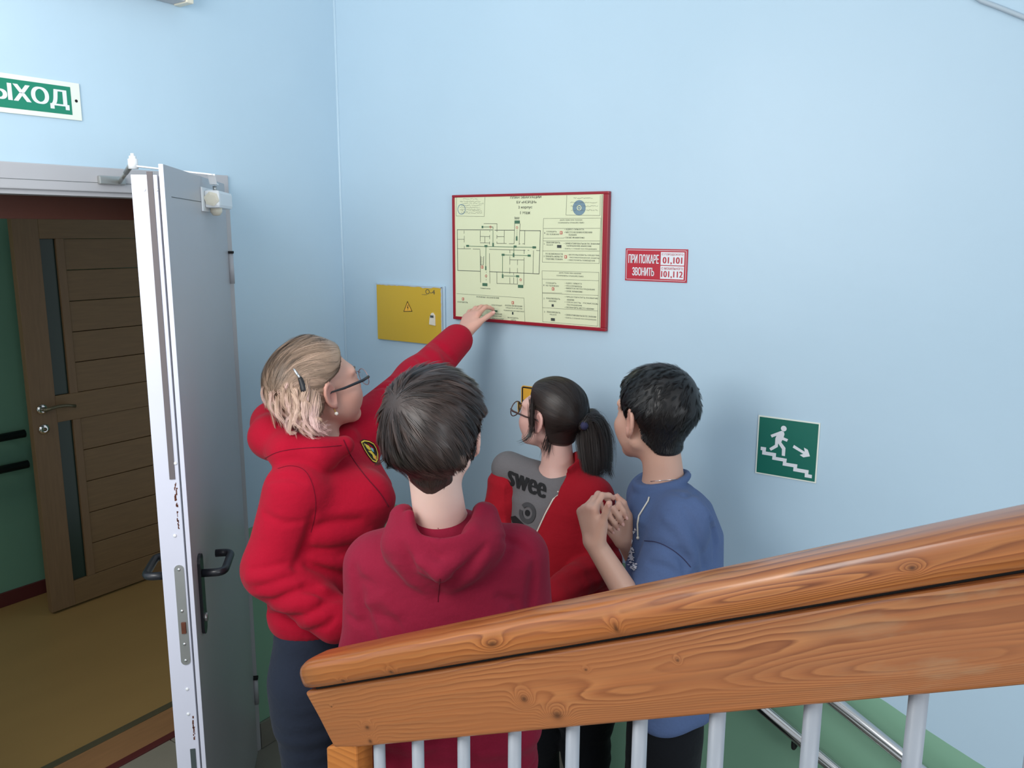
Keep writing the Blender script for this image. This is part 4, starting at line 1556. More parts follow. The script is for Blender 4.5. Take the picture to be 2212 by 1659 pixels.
# ---- materials of people
def skin_mat(name, base, pink):
    t = NT(name)
    at = t.n('ShaderNodeAttribute', attribute_name='tint')
    pos = t.mapped((1, 1, 1))
    c = t.mix(t.noise(pos, 24, 4), darker(base, 0.95), darker(base, 1.04))
    c = t.mix(t.M('MULTIPLY', at.outputs['Fac'], 0.85), c, pink)
    t.bump(t.noise(pos, 420, 3), 0.06, 0.002)
    return t.set(c, 0.48, Subsurface_Weight=0.12, Subsurface_Radius=(0.012, 0.005, 0.003), Subsurface_Scale=0.6)


def cloth_mat(name, col, rough=0.9, weave=900.0, var=0.07, bump=0.30):
    t = NT(name)
    pos = t.mapped((1, 1, 1))
    c = t.mix(t.noise(pos, 9, 4), darker(col, 1 - var), darker(col, 1 + var))
    c = t.mix(0.25, c, t.mix(t.noise(pos, weave, 2), darker(col, 0.7), darker(col, 1.3)))
    c = t.mix(0.35, c, t.mix(t.noise(pos, 260, 3, 0.7), darker(col, 0.72), darker(col, 1.28)))
    wr = t.noise(t.mapped((1.0, 1.0, 1.6)), 13, 3, 0.6)
    t.bump(t.M('ADD', t.M('MULTIPLY', wr, 1.6), t.M('ADD', t.M('MULTIPLY', t.noise(pos, 34, 4), 0.7), t.M('MULTIPLY', t.noise(pos, weave, 2), 0.10))), bump, 0.008)
    return t.set(c, rough, Sheen_Weight=0.06, Sheen_Roughness=0.5, Specular_IOR_Level=0.1)


def hair_mat(name, stops, rough=0.42):
    t = NT(name)
    at = t.n('ShaderNodeAttribute', attribute_name='tint')
    c = t.ramp(at.outputs['Fac'], stops)
    return t.set(c, rough, Specular_IOR_Level=0.45)


MT['skin_w'] = skin_mat('warm fair skin', S(214, 164, 146), S(196, 110, 104))
MT['skin_h'] = skin_mat('pale skin', S(232, 196, 182), S(216, 130, 124))
MT['skin_g'] = skin_mat('fair rosy skin', S(218, 176, 164), S(206, 118, 112))
MT['skin_b'] = skin_mat('tan skin', S(206, 162, 142), S(192, 116, 104))
MT['nail'] = mat('finger nail', S(226, 176, 164), 0.3, var=0.03)
MT['hoodie_w'] = cloth_mat('bright red fleece', S(166, 17, 43))
MT['hoodie_h'] = cloth_mat('crimson fleece', S(134, 28, 52))
MT['hoodie_dark'] = cloth_mat('hood lining', S(104, 14, 36))
MT['jacket_g'] = cloth_mat('red jersey', S(158, 25, 38))
MT['tee_g'] = cloth_mat('grey jersey', S(112, 110, 112), var=0.05)
MT['tee_b'] = cloth_mat('slate blue jersey', S(82, 100, 138), var=0.05)
MT['navy'] = cloth_mat('dark navy denim', S(42, 48, 62), weave=1400, var=0.1)
MT['black_cloth'] = cloth_mat('black cloth', S(22, 24, 28), var=0.1)
MT['shoe_dark'] = mat('dark shoe leather', S(30, 30, 34), 0.5, var=0.08)
MT['shoe_sole'] = mat('white rubber sole', S(206, 206, 202), 0.6, var=0.05)
MT['hair_dark'] = hair_mat('black hair', [(0.0, S(12, 11, 12)), (0.6, S(26, 22, 22)), (1.0, S(52, 44, 42))])
MT['hair_brown'] = hair_mat('dark brown hair', [(0.0, S(32, 25, 23)), (0.45, S(66, 52, 47)), (1.0, S(130, 106, 96))])
MT['hair_girl'] = hair_mat('deep brown hair', [(0.0, S(20, 16, 16)), (0.55, S(50, 40, 36)), (1.0, S(110, 90, 74))])
MT['hair_blonde'] = hair_mat('blonde hair with pink ends', [(0.0, S(88, 74, 64)), (0.3, S(150, 126, 106)), (0.62, S(200, 168, 146)), (1.0, S(226, 190, 184))], 0.45)
MT['eye'] = hair_mat('eyeball', [(0.0, S(232, 228, 224)), (0.45, S(226, 222, 218)), (0.5, S(70, 56, 46)), (0.8, S(62, 48, 40)), (0.86, S(10, 10, 10)), (1.0, S(8, 8, 8))], 0.12)
t_ = NT('spectacle lens')
t_.set((0.95, 0.97, 0.98, 1), 0.03, Transmission_Weight=1.0, IOR=1.02, Specular_IOR_Level=0.6)
MT['lens'] = t_.m
MT['gold'] = mat('gold', S(220, 176, 92), 0.2, 1.0, var=0.03)
MT['pearl'] = mat('pearl', S(238, 230, 218), 0.25, var=0.02)
MT['brown_frame'] = mat('brown glasses frame', S(72, 50, 46), 0.3, var=0.1)
MT['thin_frame'] = mat('pinkish metal frame', S(176, 140, 140), 0.3, 0.5, var=0.05)
MT['badge_black'] = mat('black embroidered patch', S(24, 22, 20), 0.85, var=0.2, vscale=300)
MT['badge_yellow'] = mat('yellow embroidery', S(226, 196, 70), 0.8, var=0.1, vscale=300)
MT['badge_blue'] = mat('blue embroidery', S(120, 190, 210), 0.8, var=0.1, vscale=300)
MT['badge_orange'] = mat('orange embroidery', S(226, 130, 60), 0.8, var=0.1, vscale=300)
MT['print_black'] = mat('black flock print', S(24, 24, 26), 0.85, var=0.1)
MT['print_grey'] = mat('dark grey flock print', S(66, 66, 68), 0.85, var=0.1)
MT['print_white'] = mat('white shirt print', S(216, 220, 230), 0.8, var=0.05)
MT['print_navy'] = mat('navy shirt print', S(44, 44, 78), 0.8, var=0.05)
MT['zip_pale'] = mat('pale zip', S(222, 214, 200), 0.5, var=0.05)


def tube_obj(name, pts, rad, m, parent, base, seg=8):
    bm = bmesh.new()
    tube(bm, [np.asarray(p) - base for p in pts], rad, seg)
    return obj(name, bm, m, parent, True)


def face_parts(root, base, hc, M, s, browm):
    for sx in (-1, 1):
        c = np.array((0.031 * sx, 0.0790, 0.0050))
        bm = bmesh.new()
        bmesh.ops.create_uvsphere(bm, u_segments=20, v_segments=14, radius=0.0112)
        me = bpy.data.meshes.new('eye')
        bm.to_mesh(me)
        bm.free()
        v = np.array([x.co[:] for x in me.vertices])
        tint = np.clip(1 - np.degrees(np.arccos(np.clip(v[:, 1] / 0.0112, -1, 1))) / 60.0, 0, 1)
        v = (v + c) * s @ M + hc - base
        me.vertices.foreach_set('co', v.astype(np.float32).ravel())
        a = me.attributes.new('tint', 'FLOAT', 'POINT')
        a.data.foreach_set('value', tint.astype(np.float32))
        obj('eye', me, 'eye', root, True)
        pts = [np.array((x * sx, y, z)) * s @ M + hc for x, y, z in ((0.012, 0.0905, 0.022), (0.026, 0.0905, 0.028), (0.040, 0.0825, 0.029), (0.050, 0.073, 0.024))]
        tube_obj('eyebrow', pts, [0.0022 * s, 0.0030 * s, 0.0026 * s, 0.0010 * s], browm, root, base)


def lowers(root, base, hips, knees, ankles, toes, m, shoe, top_c, top_r, side, fwd, hem, h=0.007, legr=(0.088, 0.066, 0.062), drop=0.03):
    """trousers and shoes"""
    def fn(p):
        d = loft(p, [(top_c[2] - 0.16, top_c[0], top_c[1], top_r[0] * 0.98, top_r[1] * 0.98), (top_c[2] + 0.02, top_c[0], top_c[1], top_r[0], top_r[1]), (hem, top_c[0], top_c[1], top_r[0] * 0.93, top_r[1] * 0.93)], side, fwd)
        for hp, kn, an in zip(hips, knees, ankles):
            leg = chain(p, [hp, kn, an + V3(0, 0, -drop)], list(legr), 0.03)
            leg = leg + folds(p, hp, kn, 0.10, 0.12, 0.045, 0.0022, fwd, 1.0) + folds(p, kn, an, 0.0, 0.10, 0.045, 0.003, -np.asarray(fwd), 2.0) + folds(p, kn, an, 0.36, 0.08, 0.04, 0.004, fwd, 3.0)
            leg = np.maximum(leg, (an[2] - drop) - p[:, 2])
            d = smin(d, leg, 0.05)
        return d
    a = np.array(list(hips) + list(knees) + list(ankles) + [top_c])
    lo, hi = a.min(0) - 0.20, a.max(0) + 0.20
    lo[2], hi[2] = min(x[2] for x in ankles) - drop - 0.02, hem + 0.02
    tr = sdf_mesh('trousers', fn, lo, hi, h, m, root, base)
    for an, to in zip(ankles, toes):
        def sfn(p, an=an, to=to):
            d = chain(p, [V3(an[0], an[1], 0.055), V3(*(an[:2] * 0.45 + to[:2] * 0.55), 0.048), V3(to[0], to[1], 0.040)], [0.050, 0.046, 0.040], 0.03)
            d = smin(d, capd(p, V3(an[0], an[1], 0.06), V3(an[0], an[1], 0.10), 0.046, 0.044), 0.02)
            return smax(d, 0.012 - p[:, 2], 0.012)
        lo = np.minimum(an, to) - 0.09
        hi = np.maximum(an, to) + 0.09
        lo[2], hi[2] = -0.01, 0.17
        so = sdf_mesh('shoe', sfn, lo, hi, 0.006, shoe, root, base)

        def ofn(p, an=an, to=to):
            q = p.copy()
            q[:, 2] = 0
            d = chain(q, [V3(an[0], an[1], 0), V3(to[0], to[1], 0)], [0.052, 0.044])
            return smax(d, np.abs(p[:, 2] - 0.010) - 0.010, 0.006)
        sdf_mesh('sole', ofn, lo, hi, 0.006, 'shoe_sole', so, base)
    return fn


# ------------------------------------------------------------------ people
def sec(px, py, d, rx, ry, dz=0.0):
    q = P(px, py, d)
    return (q[2] + dz, q[0], q[1], rx, ry)


def body_fn(hc, M, s, nb, neck_r, secs, side, fwd, arms, legs, hands, nose=1.0, chub=0.0):
    hb = [hand_box(H) for H in hands]

    def fn(p):
        d = loft(p, [(z, x, y, rx * 0.80, ry * 0.78) for z, x, y, rx, ry in secs], side, fwd)
        n0 = hc + (np.array((0, -0.026, -0.045)) * s) @ M
        d = smin(d, capd(p, n0, nb, neck_r * 0.94, neck_r * 1.06), 0.03)
        d = smin(d, elld(p, nb + V3(0, 0, -0.055), (0.078, 0.078, 0.034)), 0.03)
        for sh, el, wr in arms:
            d = smin(d, chain(p, [sh, el, wr], [0.044, 0.036, 0.0245], 0.01), 0.03)
        for hp, kn, an, to in legs:
            d = smin(d, chain(p, [hp, kn, an], [0.070, 0.048, 0.036], 0.02), 0.04)
            d = smin(d, capd(p, V3(an[0], an[1], 0.06), V3(to[0], to[1], 0.042), 0.034, 0.026), 0.02)
        for H, (lo, hi) in zip(hands, hb):
            k = np.all((p > lo - 0.05) & (p < hi + 0.05), axis=1)
            if k.any():
                d[k] = smin(d[k], hand_sdf(p[k], H), 0.012)
        q = (p - hc) @ M.T / s
        k = np.linalg.norm(q, axis=1) < 0.25
        if k.any():
            d[k] = smin(d[k], head_sdf(q[k], nose, chub) * s, 0.022)
        return d
    return fn


def tint_fn(hc, M, s, hands):
    def f(v):
        q = (v - hc) @ M.T / s
        t = np.where(np.linalg.norm(q, axis=1) < 0.2, head_tint(q), 0)
        for H in hands:
            for fc in H[1]:
                t = np.maximum(t, 0.45 * np.exp(-(np.linalg.norm(v - fc[-1][1], axis=1) / 0.014) ** 2))
                t = np.maximum(t, 0.28 * np.exp(-(np.linalg.norm(v - fc[0][0], axis=1) / 0.012) ** 2))
                t = np.maximum(t, 0.22 * np.exp(-(np.linalg.norm(v - fc[0][1], axis=1) / 0.010) ** 2))
        return t
    return f


def stand(pelvis, fwd, side, knee_z=0.46, gap=0.09, toe=0.15):
    hips, knees, ank, toes = [], [], [], []
    for s_ in (1, -1):
        h_ = pelvis + side * gap * s_
        hips.append(V3(h_[0], h_[1], pelvis[2] - 0.06))
        k_ = pelvis + side * (gap + 0.01) * s_ + fwd * 0.02
        knees.append(V3(k_[0], k_[1], knee_z))
        a_ = pelvis + side * (gap + 0.015) * s_ - fwd * 0.03
        ank.append(V3(a_[0], a_[1], 0.085))
        t_ = a_ + fwd * toe + side * 0.03 * s_
        toes.append(V3(t_[0], t_[1], 0.04))
    return hips, knees, ank, toes


def scalp_fn(hc, M, s, nb, neck_r):
    n0 = hc + (np.array((0, -0.026, -0.045)) * s) @ M

    def f(p):
        q = (p - hc) @ M.T / s
        return smin(skull(q) * s, capd(p, n0, nb, neck_r * 0.94, neck_r * 1.06), 0.035), q
    return f


def bounds(pts, pad):
    a = np.array(pts)
    return a.min(0) - pad, a.max(0) + pad


def hloc(hc, M, s, q):
    return hc + (np.asarray(q, float) * s) @ M


def decal(fn, polys, d0, d1, name, m, root, base, lift=0.0018):
    """flat print laid on a surface: polygons in photo pixels"""
    vs, fs, k = [], [], 0
    for poly in polys:
        poly = np.asarray(poly, float)
        w_ = onto(fn, poly[:, 0], poly[:, 1], d0, d1, lift)
        if np.abs(fn(w_)).max() > .012:
            continue
        vs.append(w_)
        fs.append(tuple(range(k, k + len(poly))))
        k += len(poly)
    v = np.concatenate(vs) - base
    me = bpy.data.meshes.new(name)
    me.from_pydata([tuple(q) for q in v], [], fs)
    return obj(name, me, m, root)


def decal_text(fn, s_, o, ex, ey, d0, d1, name, m, root, base, bold=0.03, lift=0.0018):
    """lettering laid on a surface: o = lower left pixel, ex / ey = pixel vectors of the text box"""
    v0, f0 = text_verts(s_, 0.0)
    v = np.concatenate([v0 + np.array((o, 0.0)) for o in (-bold, -bold / 3, bold / 3, bold)])
    f = [tuple(i + k * len(v0) for i in q_) for k in range(4) for q_ in f0]
    lo, hi = v.min(0), v.max(0)
    q = (v - lo) / (hi - lo)
    px = o[0] + q[:, 0] * ex[0] + q[:, 1] * ey[0]
    py = o[1] + q[:, 0] * ex[1] + q[:, 1] * ey[1]
    w = onto(fn, px, py, d0, d1, lift) - base
    me = bpy.data.meshes.new(name)
    me.from_pydata([tuple(x) for x in w], [], f)
    return obj(name, me, m, root)


def seam(fn, px, d0, d1, rad, name, m, root, base, lift=0.0005, n=6):
    px = np.asarray(px, float)
    for _ in range(3):
        a_, b_ = px[:-1] * .75 + px[1:] * .25, px[:-1] * .25 + px[1:] * .75
        px = np.concatenate([px[:1], np.stack([a_, b_], 1).reshape(-1, 2), px[-1:]])
    n = 1
    t = np.linspace(0, len(px) - 1, (len(px) - 1) * n + 1)
    x, y = np.interp(t, range(len(px)), px[:, 0]), np.interp(t, range(len(px)), px[:, 1])
    q = onto(fn, x, y, d0, d1, lift)
    return tube_obj(name, q[np.abs(fn(q)) < .01], rad, m, root, base, 6)


WF = [([(546, 1232), (578, 1229), (615, 1221), (640, 1226)], .007, -1), ([(558, 1267), (586, 1255), (615, 1247), (647, 1251)], .007, -1), ([(549, 1287), (595, 1293), (641, 1273), (682, 1267)], .008, -1),
      ([(575, 1319), (615, 1325), (656, 1333), (685, 1316), (705, 1299), (722, 1290)], .008, -1), ([(630, 1354), (665, 1360), (705, 1351), (722, 1336)], .006, -1), ([(540, 1250), (580, 1244), (620, 1234)], .012, 1),
      ([(552, 1278), (590, 1276), (640, 1260)], .012, 1), ([(575, 1303), (620, 1310), (665, 1302), (700, 1280)], .014, 1), ([(610, 1340), (655, 1347), (700, 1330)], .012, 1),
      ([(679, 1140), (722, 1131), (775, 1125)], .008, -1), ([(659, 1186), (705, 1189), (760, 1177)], .009, -1), ([(691, 1204), (728, 1202), (760, 1194)], .007, -1), ([(665, 1218), (708, 1229), (752, 1243)], .009, -1), ([(660, 1270), (700, 1285), (735, 1290)], .008, -1),
      ([(684, 1160), (730, 1156), (790, 1148)], .016, 1), ([(680, 1207), (730, 1215), (765, 1215)], .012, 1), ([(678, 1112), (668, 1155), (652, 1200), (640, 1222)], .009, -1),
      ([(940, 736), (962, 754), (985, 778)], .008, -1), ([(893, 764), (915, 782), (926, 800)], .008, -1), ([(815, 826), (837, 816), (856, 820)], .007, -1), ([(802, 840), (827, 832), (850, 840)], .007, -1), ([(918, 752), (938, 770), (952, 792)], .013, 1), ([(840, 850), (870, 830), (890, 800)], .008, -1),
      ([(580, 1035), (620, 1028), (655, 1040)], .007, -1), ([(570, 1110), (610, 1130), (650, 1128)], .006, -1)]


# ============================================================ woman pointing at the plan
def woman():
    fwd, hf = nrm(vf(0.95, -0.30)), nrm(vf(0.80, 0.60, 0.22))
    side = np.cross(fwd, UP)
    hc, M, s = P(690, 836, 2.15), frame(hf, -0.05), 1.05
    nb = P(692, 968, 2.17)
    pel = P(694, 1400, 2.17)
    base = V3(pel[0], pel[1], 0)
    root = tag(empty('person', base), 'woman with blonde hair, glasses and bright red hoodie touching the plan', 'person')
    secs = [sec(692, 1332, 2.17, .154, .114), sec(694, 1290, 2.17, .158, .119), sec(700, 1210, 2.17, .158, .126), sec(710, 1120, 2.17, .168, .148), sec(716, 1060, 2.17, .176, .150), sec(706, 1010, 2.17, .165, .120), sec(700, 975, 2.17, .105, .085), sec(696, 950, 2.17, .06, .06)]
    shR, elR, wrR = P(642, 1062, 2.03), P(590, 1228, 2.03), P(722, 1338, 1.99)
    shL, elL, wrL = P(786, 930, 2.31), P(902, 822, 2.52), P(1000, 722, 2.715)
    hips, knees, ank, toes = stand(pel, fwd, side, 0.45, 0.078)
    tipdir = P(1034, 650, 2.78) - wrL
    HL = hand_caps(wrL, tipdir, vf(-0.62, -0.75, 0.25), vf(0.7, 0, -0.7), 0.95, curls=((16, 34, 22), (18, 30, 22), (14, 28, 20), (12, 24, 18)), spread=(8, 3, -2, -7), thumb=((0.62, 0.85, -0.15), 8, 10))
    HR = hand_caps(wrR, vf(0.75, 0.15, -0.6), vf(0.1, -1, 0.1), vf(0.6, 0, 0.7), 0.92, curls=((20, 25, 15),) * 4)
    hands = [HL, HR]
    fn = body_fn(hc, M, s, nb, 0.052, secs, side, fwd, [(shR, elR, wrR), (shL, elL, wrL)], list(zip(hips, knees, ank, toes)), hands, .55, 1.0)
    lo, hi = bounds([hc, nb, pel, shR, elR, wrR, elL, *hips, *knees, *ank, *toes, HL[2][1][0], HL[2][4][0]], 0.17)
    lo[2] = 0.0
    sdf_mesh('body', fn, lo, hi, 0.0045, 'skin_w', root, base, tint_fn(hc, M, s, hands))
    make_nails(HL, root, base, 'nail')
    face_parts(root, base, hc, M, s, 'hair_blonde')

    # hoodie
    hem = secs[0][0]
    hood_pts = [P(744, 962, 2.075), P(690, 982, 2.045), P(628, 978, 2.05), P(588, 945, 2.12), P(590, 915, 2.22), P(650, 905, 2.30), P(720, 915, 2.29), P(752, 945, 2.20)]
    hood_r = [.026, .040, .048, .052, .052, .045, .038, .026]

    def torso(p):
        q = p
        d = loft(q, secs, side, fwd, 2.2)
        d = smin(d, chain(p, [nb + V3(0, 0, -.05), shR], [.07, .07]), .05)
        d = smin(d, chain(p, [nb + V3(0, 0, -.05), shL], [.07, .065]), .05)
        bust = P(800, 1075, 2.10)
        d = smin(d, elld(p, bust, (.060, .060, .065)), .07)
        z = p[:, 2]
        return d + .0016 * noise3(p, 14, 2.0)

    def hoodie0(p):
        d = torso(p)
        d = smax(d, (hem + 0.045) - p[:, 2], .03)
        aR = chain(p, [shR, elR, wrR + (wrR - elR) * .02], [.078, .070, .055], .03)
        inn = nrm(shR + wrR - 2 * elR)
        aR = aR + .0025 * noise3(p, 16, 3.0)
        aL = chain(p, [shL, elL, wrL + (elL - wrL) * .14], [.075, .062, .052], .04)
        innL = nrm(shL + wrL - 2 * elL)
        aL = aL + .0025 * noise3(p, 18, 4.0)
        d = smin(d, aR, .022)
        d = smin(d, aL, .03)
        hd = chain(p, hood_pts, hood_r, .03) + .003 * noise3(p, 20, 5.0)
        d = smin(d, hd, .012)
        return d
    FL = prep_folds(hoodie0, WF, 1.5, 2.9)
    hoodie = lambda p: use_folds(p, hoodie0(p), FL)
    lo, hi = bounds([pel, nb, shR, elR, wrR, shL, elL, wrL] + hood_pts, .20)
    lo[2] = hem - .02
    hd_o = sdf_mesh('hoodie', hoodie, lo, hi, .0055, 'hoodie_w', root, base)

    def band(p):
        d = loft(p, [(hem - .005, *secs[0][1:3], .152, .111), (hem + .04, *secs[0][1:3], .156, .116), (hem + .075, *secs[1][1:3], .155, .115)], side, fwd, 2.2)
        ang = np.arctan2((p - base) @ side, (p - base) @ fwd)
        return d + .0006 * np.sin(ang * 150)
    b0, b1 = bounds([pel], .23)
    b0[2], b1[2] = hem - .03, hem + .09
    sdf_mesh('waistband', band, b0, b1, .0055, 'hoodie_w', root, base)
    cuffL = lambda p: chain(p, [wrL + (elL - wrL) * .20, wrL + (elL - wrL) * .06], [.048, .0425]) + .0
    for nm, cf, pp in (('cuff', lambda p: np.maximum(chain(p, [wrL + (elL - wrL) * .24, wrL + (elL - wrL) * .03], [.049, .0435]), (p - (wrL + (elL - wrL) * .03)) @ nrm(wrL - elL)), wrL), ('cuff', lambda p: chain(p, [wrR + (elR - wrR) * .1, wrR + (wrR - elR) * .10], [.050, .042]), wrR)):
        b0, b1 = bounds([pp], .13)
        sdf_mesh(nm, cf, b0, b1, .0045, 'hoodie_w', root, base)
    # zip, seams and badge
    seam(hoodie, [(742, 950), (757, 985), (790, 1030), (822, 1065), (840, 1095)], 1.6, 2.6, .0014, 'zip', 'hoodie_dark', hd_o, base)
    seam(hoodie, [(600, 1012), (628, 1004), (660, 1013), (678, 1050), (684, 1100), (672, 1150)], 1.6, 2.6, .0007, 'sleeve_seam', 'hoodie_dark', hd_o, base)
    seam(hoodie, [(572, 990), (600, 975), (650, 968), (700, 966), (738, 962)], 1.6, 2.6, .0008, 'hood_seam', 'hoodie_dark', hd_o, base)
    out = [(778, 953), (785, 949), (797, 951), (808, 957), (814, 967), (818, 980), (818, 993), (814, 1001), (806, 998), (796, 986), (786, 970)]
    oc = np.mean(out, axis=0)
    dec = lambda k, polys, m, l: decal(hoodie, polys, 1.6, 2.6, k, m, bd_, base, l)
    bd_ = decal(hoodie, [out], 1.6, 2.6, 'badge', 'badge_black', hd_o, base, .003)
    o_ = [tuple(oc + (np.array(q) - oc) * .93) for q in out]
    i_ = [tuple(oc + (np.array(q) - oc) * .82) for q in out]
    n_ = len(out)
    dec('badge_border', [[o_[k], o_[(k + 1) % n_], i_[(k + 1) % n_], i_[k]] for k in range(n_)], 'badge_yellow', .0042)
    dec('badge_emblem', [[(786, 957), (797, 963), (803, 972), (797, 972), (788, 964)], [(795, 974), (802, 973), (810, 983), (813, 994), (807, 990), (804, 982)]], 'badge_yellow', .0042)
    dec('badge_blue_mark', [[(800, 966), (806, 969), (808, 977), (803, 973)]], 'badge_blue', .0046)
    dec('badge_orange_mark', [[(808, 986), (813, 984), (814, 993), (809, 991)]], 'badge_orange', .0046)

    lowers(root, base, hips, knees, ank, toes, 'navy', 'shoe_dark', pel + V3(0, 0, .0), (.150, .108), side, fwd, hem + .02, h=.006, legr=(.090, .068, .064))

    scalp = scalp_fn(hc, M, s, nb, 0.052)
    # hair: pulled half back to a clip, loose waves below
    def hair_T(q):
        x, y, z = np.abs(q[:, 0]), q[:, 1], q[:, 2]
        zh = np.interp(y, [-.10, -.05, -.028, -.012, .012, .035, .055, .078, .10], [-.075, -.075, -.045, .020, .030, .040, .066, .092, .105])
        g = sstep(z - zh, -.004, .024)
        return -.006 + g * (.017 + .010 * sstep(-y, .0, .09) + .010 * sstep(z, .05, .10) * sstep(y, -.06, .02)) + .0040 * noise3(q, 42, 1.0) * g

    def hair_fn(p):
        b_, q = scalp(p)
        return b_ - hair_T(q) * s
    T0 = hloc(hc, M, s, (0.035, -.128, .006))
    b0, b1 = bounds([hc], .17)
    sdf_mesh('hair', hair_fn, b0, b1, .005, 'hair_blonde', root, base, lambda v: np.clip(.30 + .10 * noise3(v, 60, 3.0), 0, 1))
    d = sphere_dirs(5000, 4)
    d = d[(d[:, 2] > -.55)]
    q = d * .11 + np.array((0, -.01, .02))
    roots = hloc(hc, M, s, q)
    sk = lambda p: scalp(p)[0]
    for _ in range(4):
        roots = roots - grad(sk, roots) * sk(roots)[:, None]
    roots = roots[hair_T((roots - hc) @ M.T / s) > -.002]
    r_ = np.random.default_rng(9)
    roots = roots[r_.permutation(len(roots))[:700]]
    dist = np.linalg.norm(roots - T0, axis=1)
    ql = (roots - hc) @ M.T / s
    crown = sstep(ql[:, 2], .04, .10)

    def dirs(p, n):
        v = (T0 - p) / np.maximum(np.linalg.norm(T0 - p, axis=1), 1e-6)[:, None]
        return v + .45 * np.cross(n, v) * noise3(p, 22, 2.0)[:, None] + UP * .10
    paths, nn = clumps(hair_fn, roots, dirs, np.minimum(dist * r_.uniform(.5, 1.0, len(dist)), .16), 11, -.003, r_.uniform(.001, .007, len(roots)), 26, .0042, 3, .10, T0, .30)
    ct = np.clip(.44 + .26 * noise3(roots, 40, 6.0) - .16 * crown + r_.normal(0, .12, len(roots)), 0, 1)
    ct = np.repeat(ct, 26)
    tint = np.clip(ct[:, None] + .14 * np.linspace(-1, 1, 11)[None] + r_.normal(0, .04, (len(paths), 1)), 0, 1)
    ribbons('hair_locks', paths, r_.uniform(.00025, .00055, len(paths)), nn, 'hair_blonde', root, base, tint)
    bk = -hf * np.array((1, 1, 0))
    bk = nrm(bk)
    lowp = hloc(hc, M, s, (0.03, -.10, -.06))
    groups = []
    for i, (c0, c1, c2, c3, n, sp) in enumerate((
            (T0, P(598, 795, 2.10), P(584, 865, 2.09), P(626, 925, 2.06), 36, .018),
            (T0, P(634, 800, 2.02), P(606, 880, 2.02), P(650, 912, 2.02), 36, .015),
            (P(650, 805, 2.05), P(652, 850, 2.02), P(634, 900, 2.02), P(640, 925, 2.02), 14, .008),
            (P(660, 835, 2.04), P(660, 880, 2.02), P(640, 925, 2.02), P(686, 936, 2.02), 34, .013),
            (P(680, 850, 2.05), P(676, 890, 2.03), P(668, 930, 2.02), P(706, 922, 2.03), 26, .010),
            (P(664, 860, 2.06), P(656, 915, 2.04), P(676, 945, 2.04), P(712, 932, 2.05), 22, .010),
            (T0, P(604, 790, 2.2), P(590, 840, 2.2), P(612, 905, 2.15), 22, .02),
            (P(606, 795, 2.16), P(578, 790, 2.14), P(584, 830, 2.14), P(604, 868, 2.12), 8, .007))):
        groups.append(bez(c0, c1, c2, c3, n, 16, sp * .45, sp, sp * 1.1, sp * .9, 30 + i, .006, .045))
    g_ = np.concatenate(groups)
    fl, nn = bundle(g_, outward(g_, hc + V3(0, 0, -.05)), 30, .0036, 77, .35)
    ct = np.repeat(np.clip(.55 + .22 * noise3(g_[:, 8], 60, 2.0) + r_.normal(0, .14, len(g_)), 0, 1), 30)
    tint = np.clip(ct[:, None] + .22 * np.linspace(-.6, 1, 16)[None] + r_.normal(0, .04, (len(fl), 1)), 0, 1)
    ribbons('loose_hair', fl, r_.uniform(.00025, .00055, len(fl)), nn, 'hair_blonde', root, base, tint)
    # solid core under the loose waves
    core = lambda p: np.minimum(chain(p, [T0, P(610, 830, 2.10), P(622, 890, 2.07)], [.022, .030, .016], .02), chain(p, [P(660, 840, 2.07), P(655, 895, 2.06), P(685, 925, 2.06)], [.022, .026, .012], .02)) + .003 * noise3(p, 70, 1.0)
    b0, b1 = bounds([T0, P(622, 890, 2.07), P(695, 925, 2.05)], .06)
    sdf_mesh('hair_underlayer', core, b0, b1, .005, 'hair_blonde', root, base, lambda v: np.clip(.45 + .2 * noise3(v, 90, 3.0), 0, 1))
    # curl hanging over the hood, hair pin and clip
    cg = np.stack([bez(P(618, 900, 2.03), P(614, 930, 2.02), P(630, 945, 2.015), P(644, 926, 2.015), 4, 16, .003, .002, .002, .002, 61)]).reshape(-1, 16, 3)
    fl, nn = bundle(cg, outward(cg, hc), 14, .0016, 62, .6)
    ribbons('curl', fl, np.full(len(fl), .0006), nn, 'hair_blonde', root, base, np.full((len(fl), 16), .85))
    pin = [P(626, 784, 2.035), P(647, 816, 2.015)]
    tube_obj('hair_pin', pin, .0030, 'chrome', root, base, 8)
    clip = lambda p: capd(p, P(648, 817, 2.022), P(656, 842, 2.022), .007, .009) + .002 * noise3(p, 90)
    b0, b1 = bounds([P(651, 826, 2.02)], .05)
    sdf_mesh('hair_clip', clip, b0, b1, .004, 'shoe_dark', root, base)

    # glasses
    gl = tag(empty('glasses'), 'glasses with thick black temple arms')
    gl.parent = root
    for sx in (1, -1):
        ring = [hloc(hc, M, s, (sx * .033 + .026 * math.cos(a), .108 - .10 * (.033 * 0) - abs(.026 * math.cos(a)) * .05, -.002 + .021 * math.sin(a))) for a in np.linspace(0, 2 * math.pi, 25)]
        tube_obj('rim', ring, .0010, 'thin_frame', gl, base, 6)
        bm = bmesh.new()
        vs = [bm.verts.new(q_ - base) for q_ in ring[:-1]]
        bm.faces.new(vs)
        obj('lens', bm, 'lens', gl)
        tp = [hloc(hc, M, s, q_) for q_ in ((sx * .060, .107, .004), (sx * .072, .085, .004), (sx * .080, .03, .004), (sx * .0815, -.005, .006), (sx * .079, -.022, -.004))]
        tube_obj('temple', tp, [.0040, .0040, .0034, .0022, .0016], 'black_plastic', gl, base, 8)
    tube_obj('bridge', [hloc(hc, M, s, (x, .110, .004)) for x in (-.008, 0, .008)], .0012, 'thin_frame', gl, base, 6)
    # earring
    e0 = hloc(hc, M, s, (.0835, -.004, -.038))
    er = empty('earring')
    er.parent = root
    bm = bmesh.new()
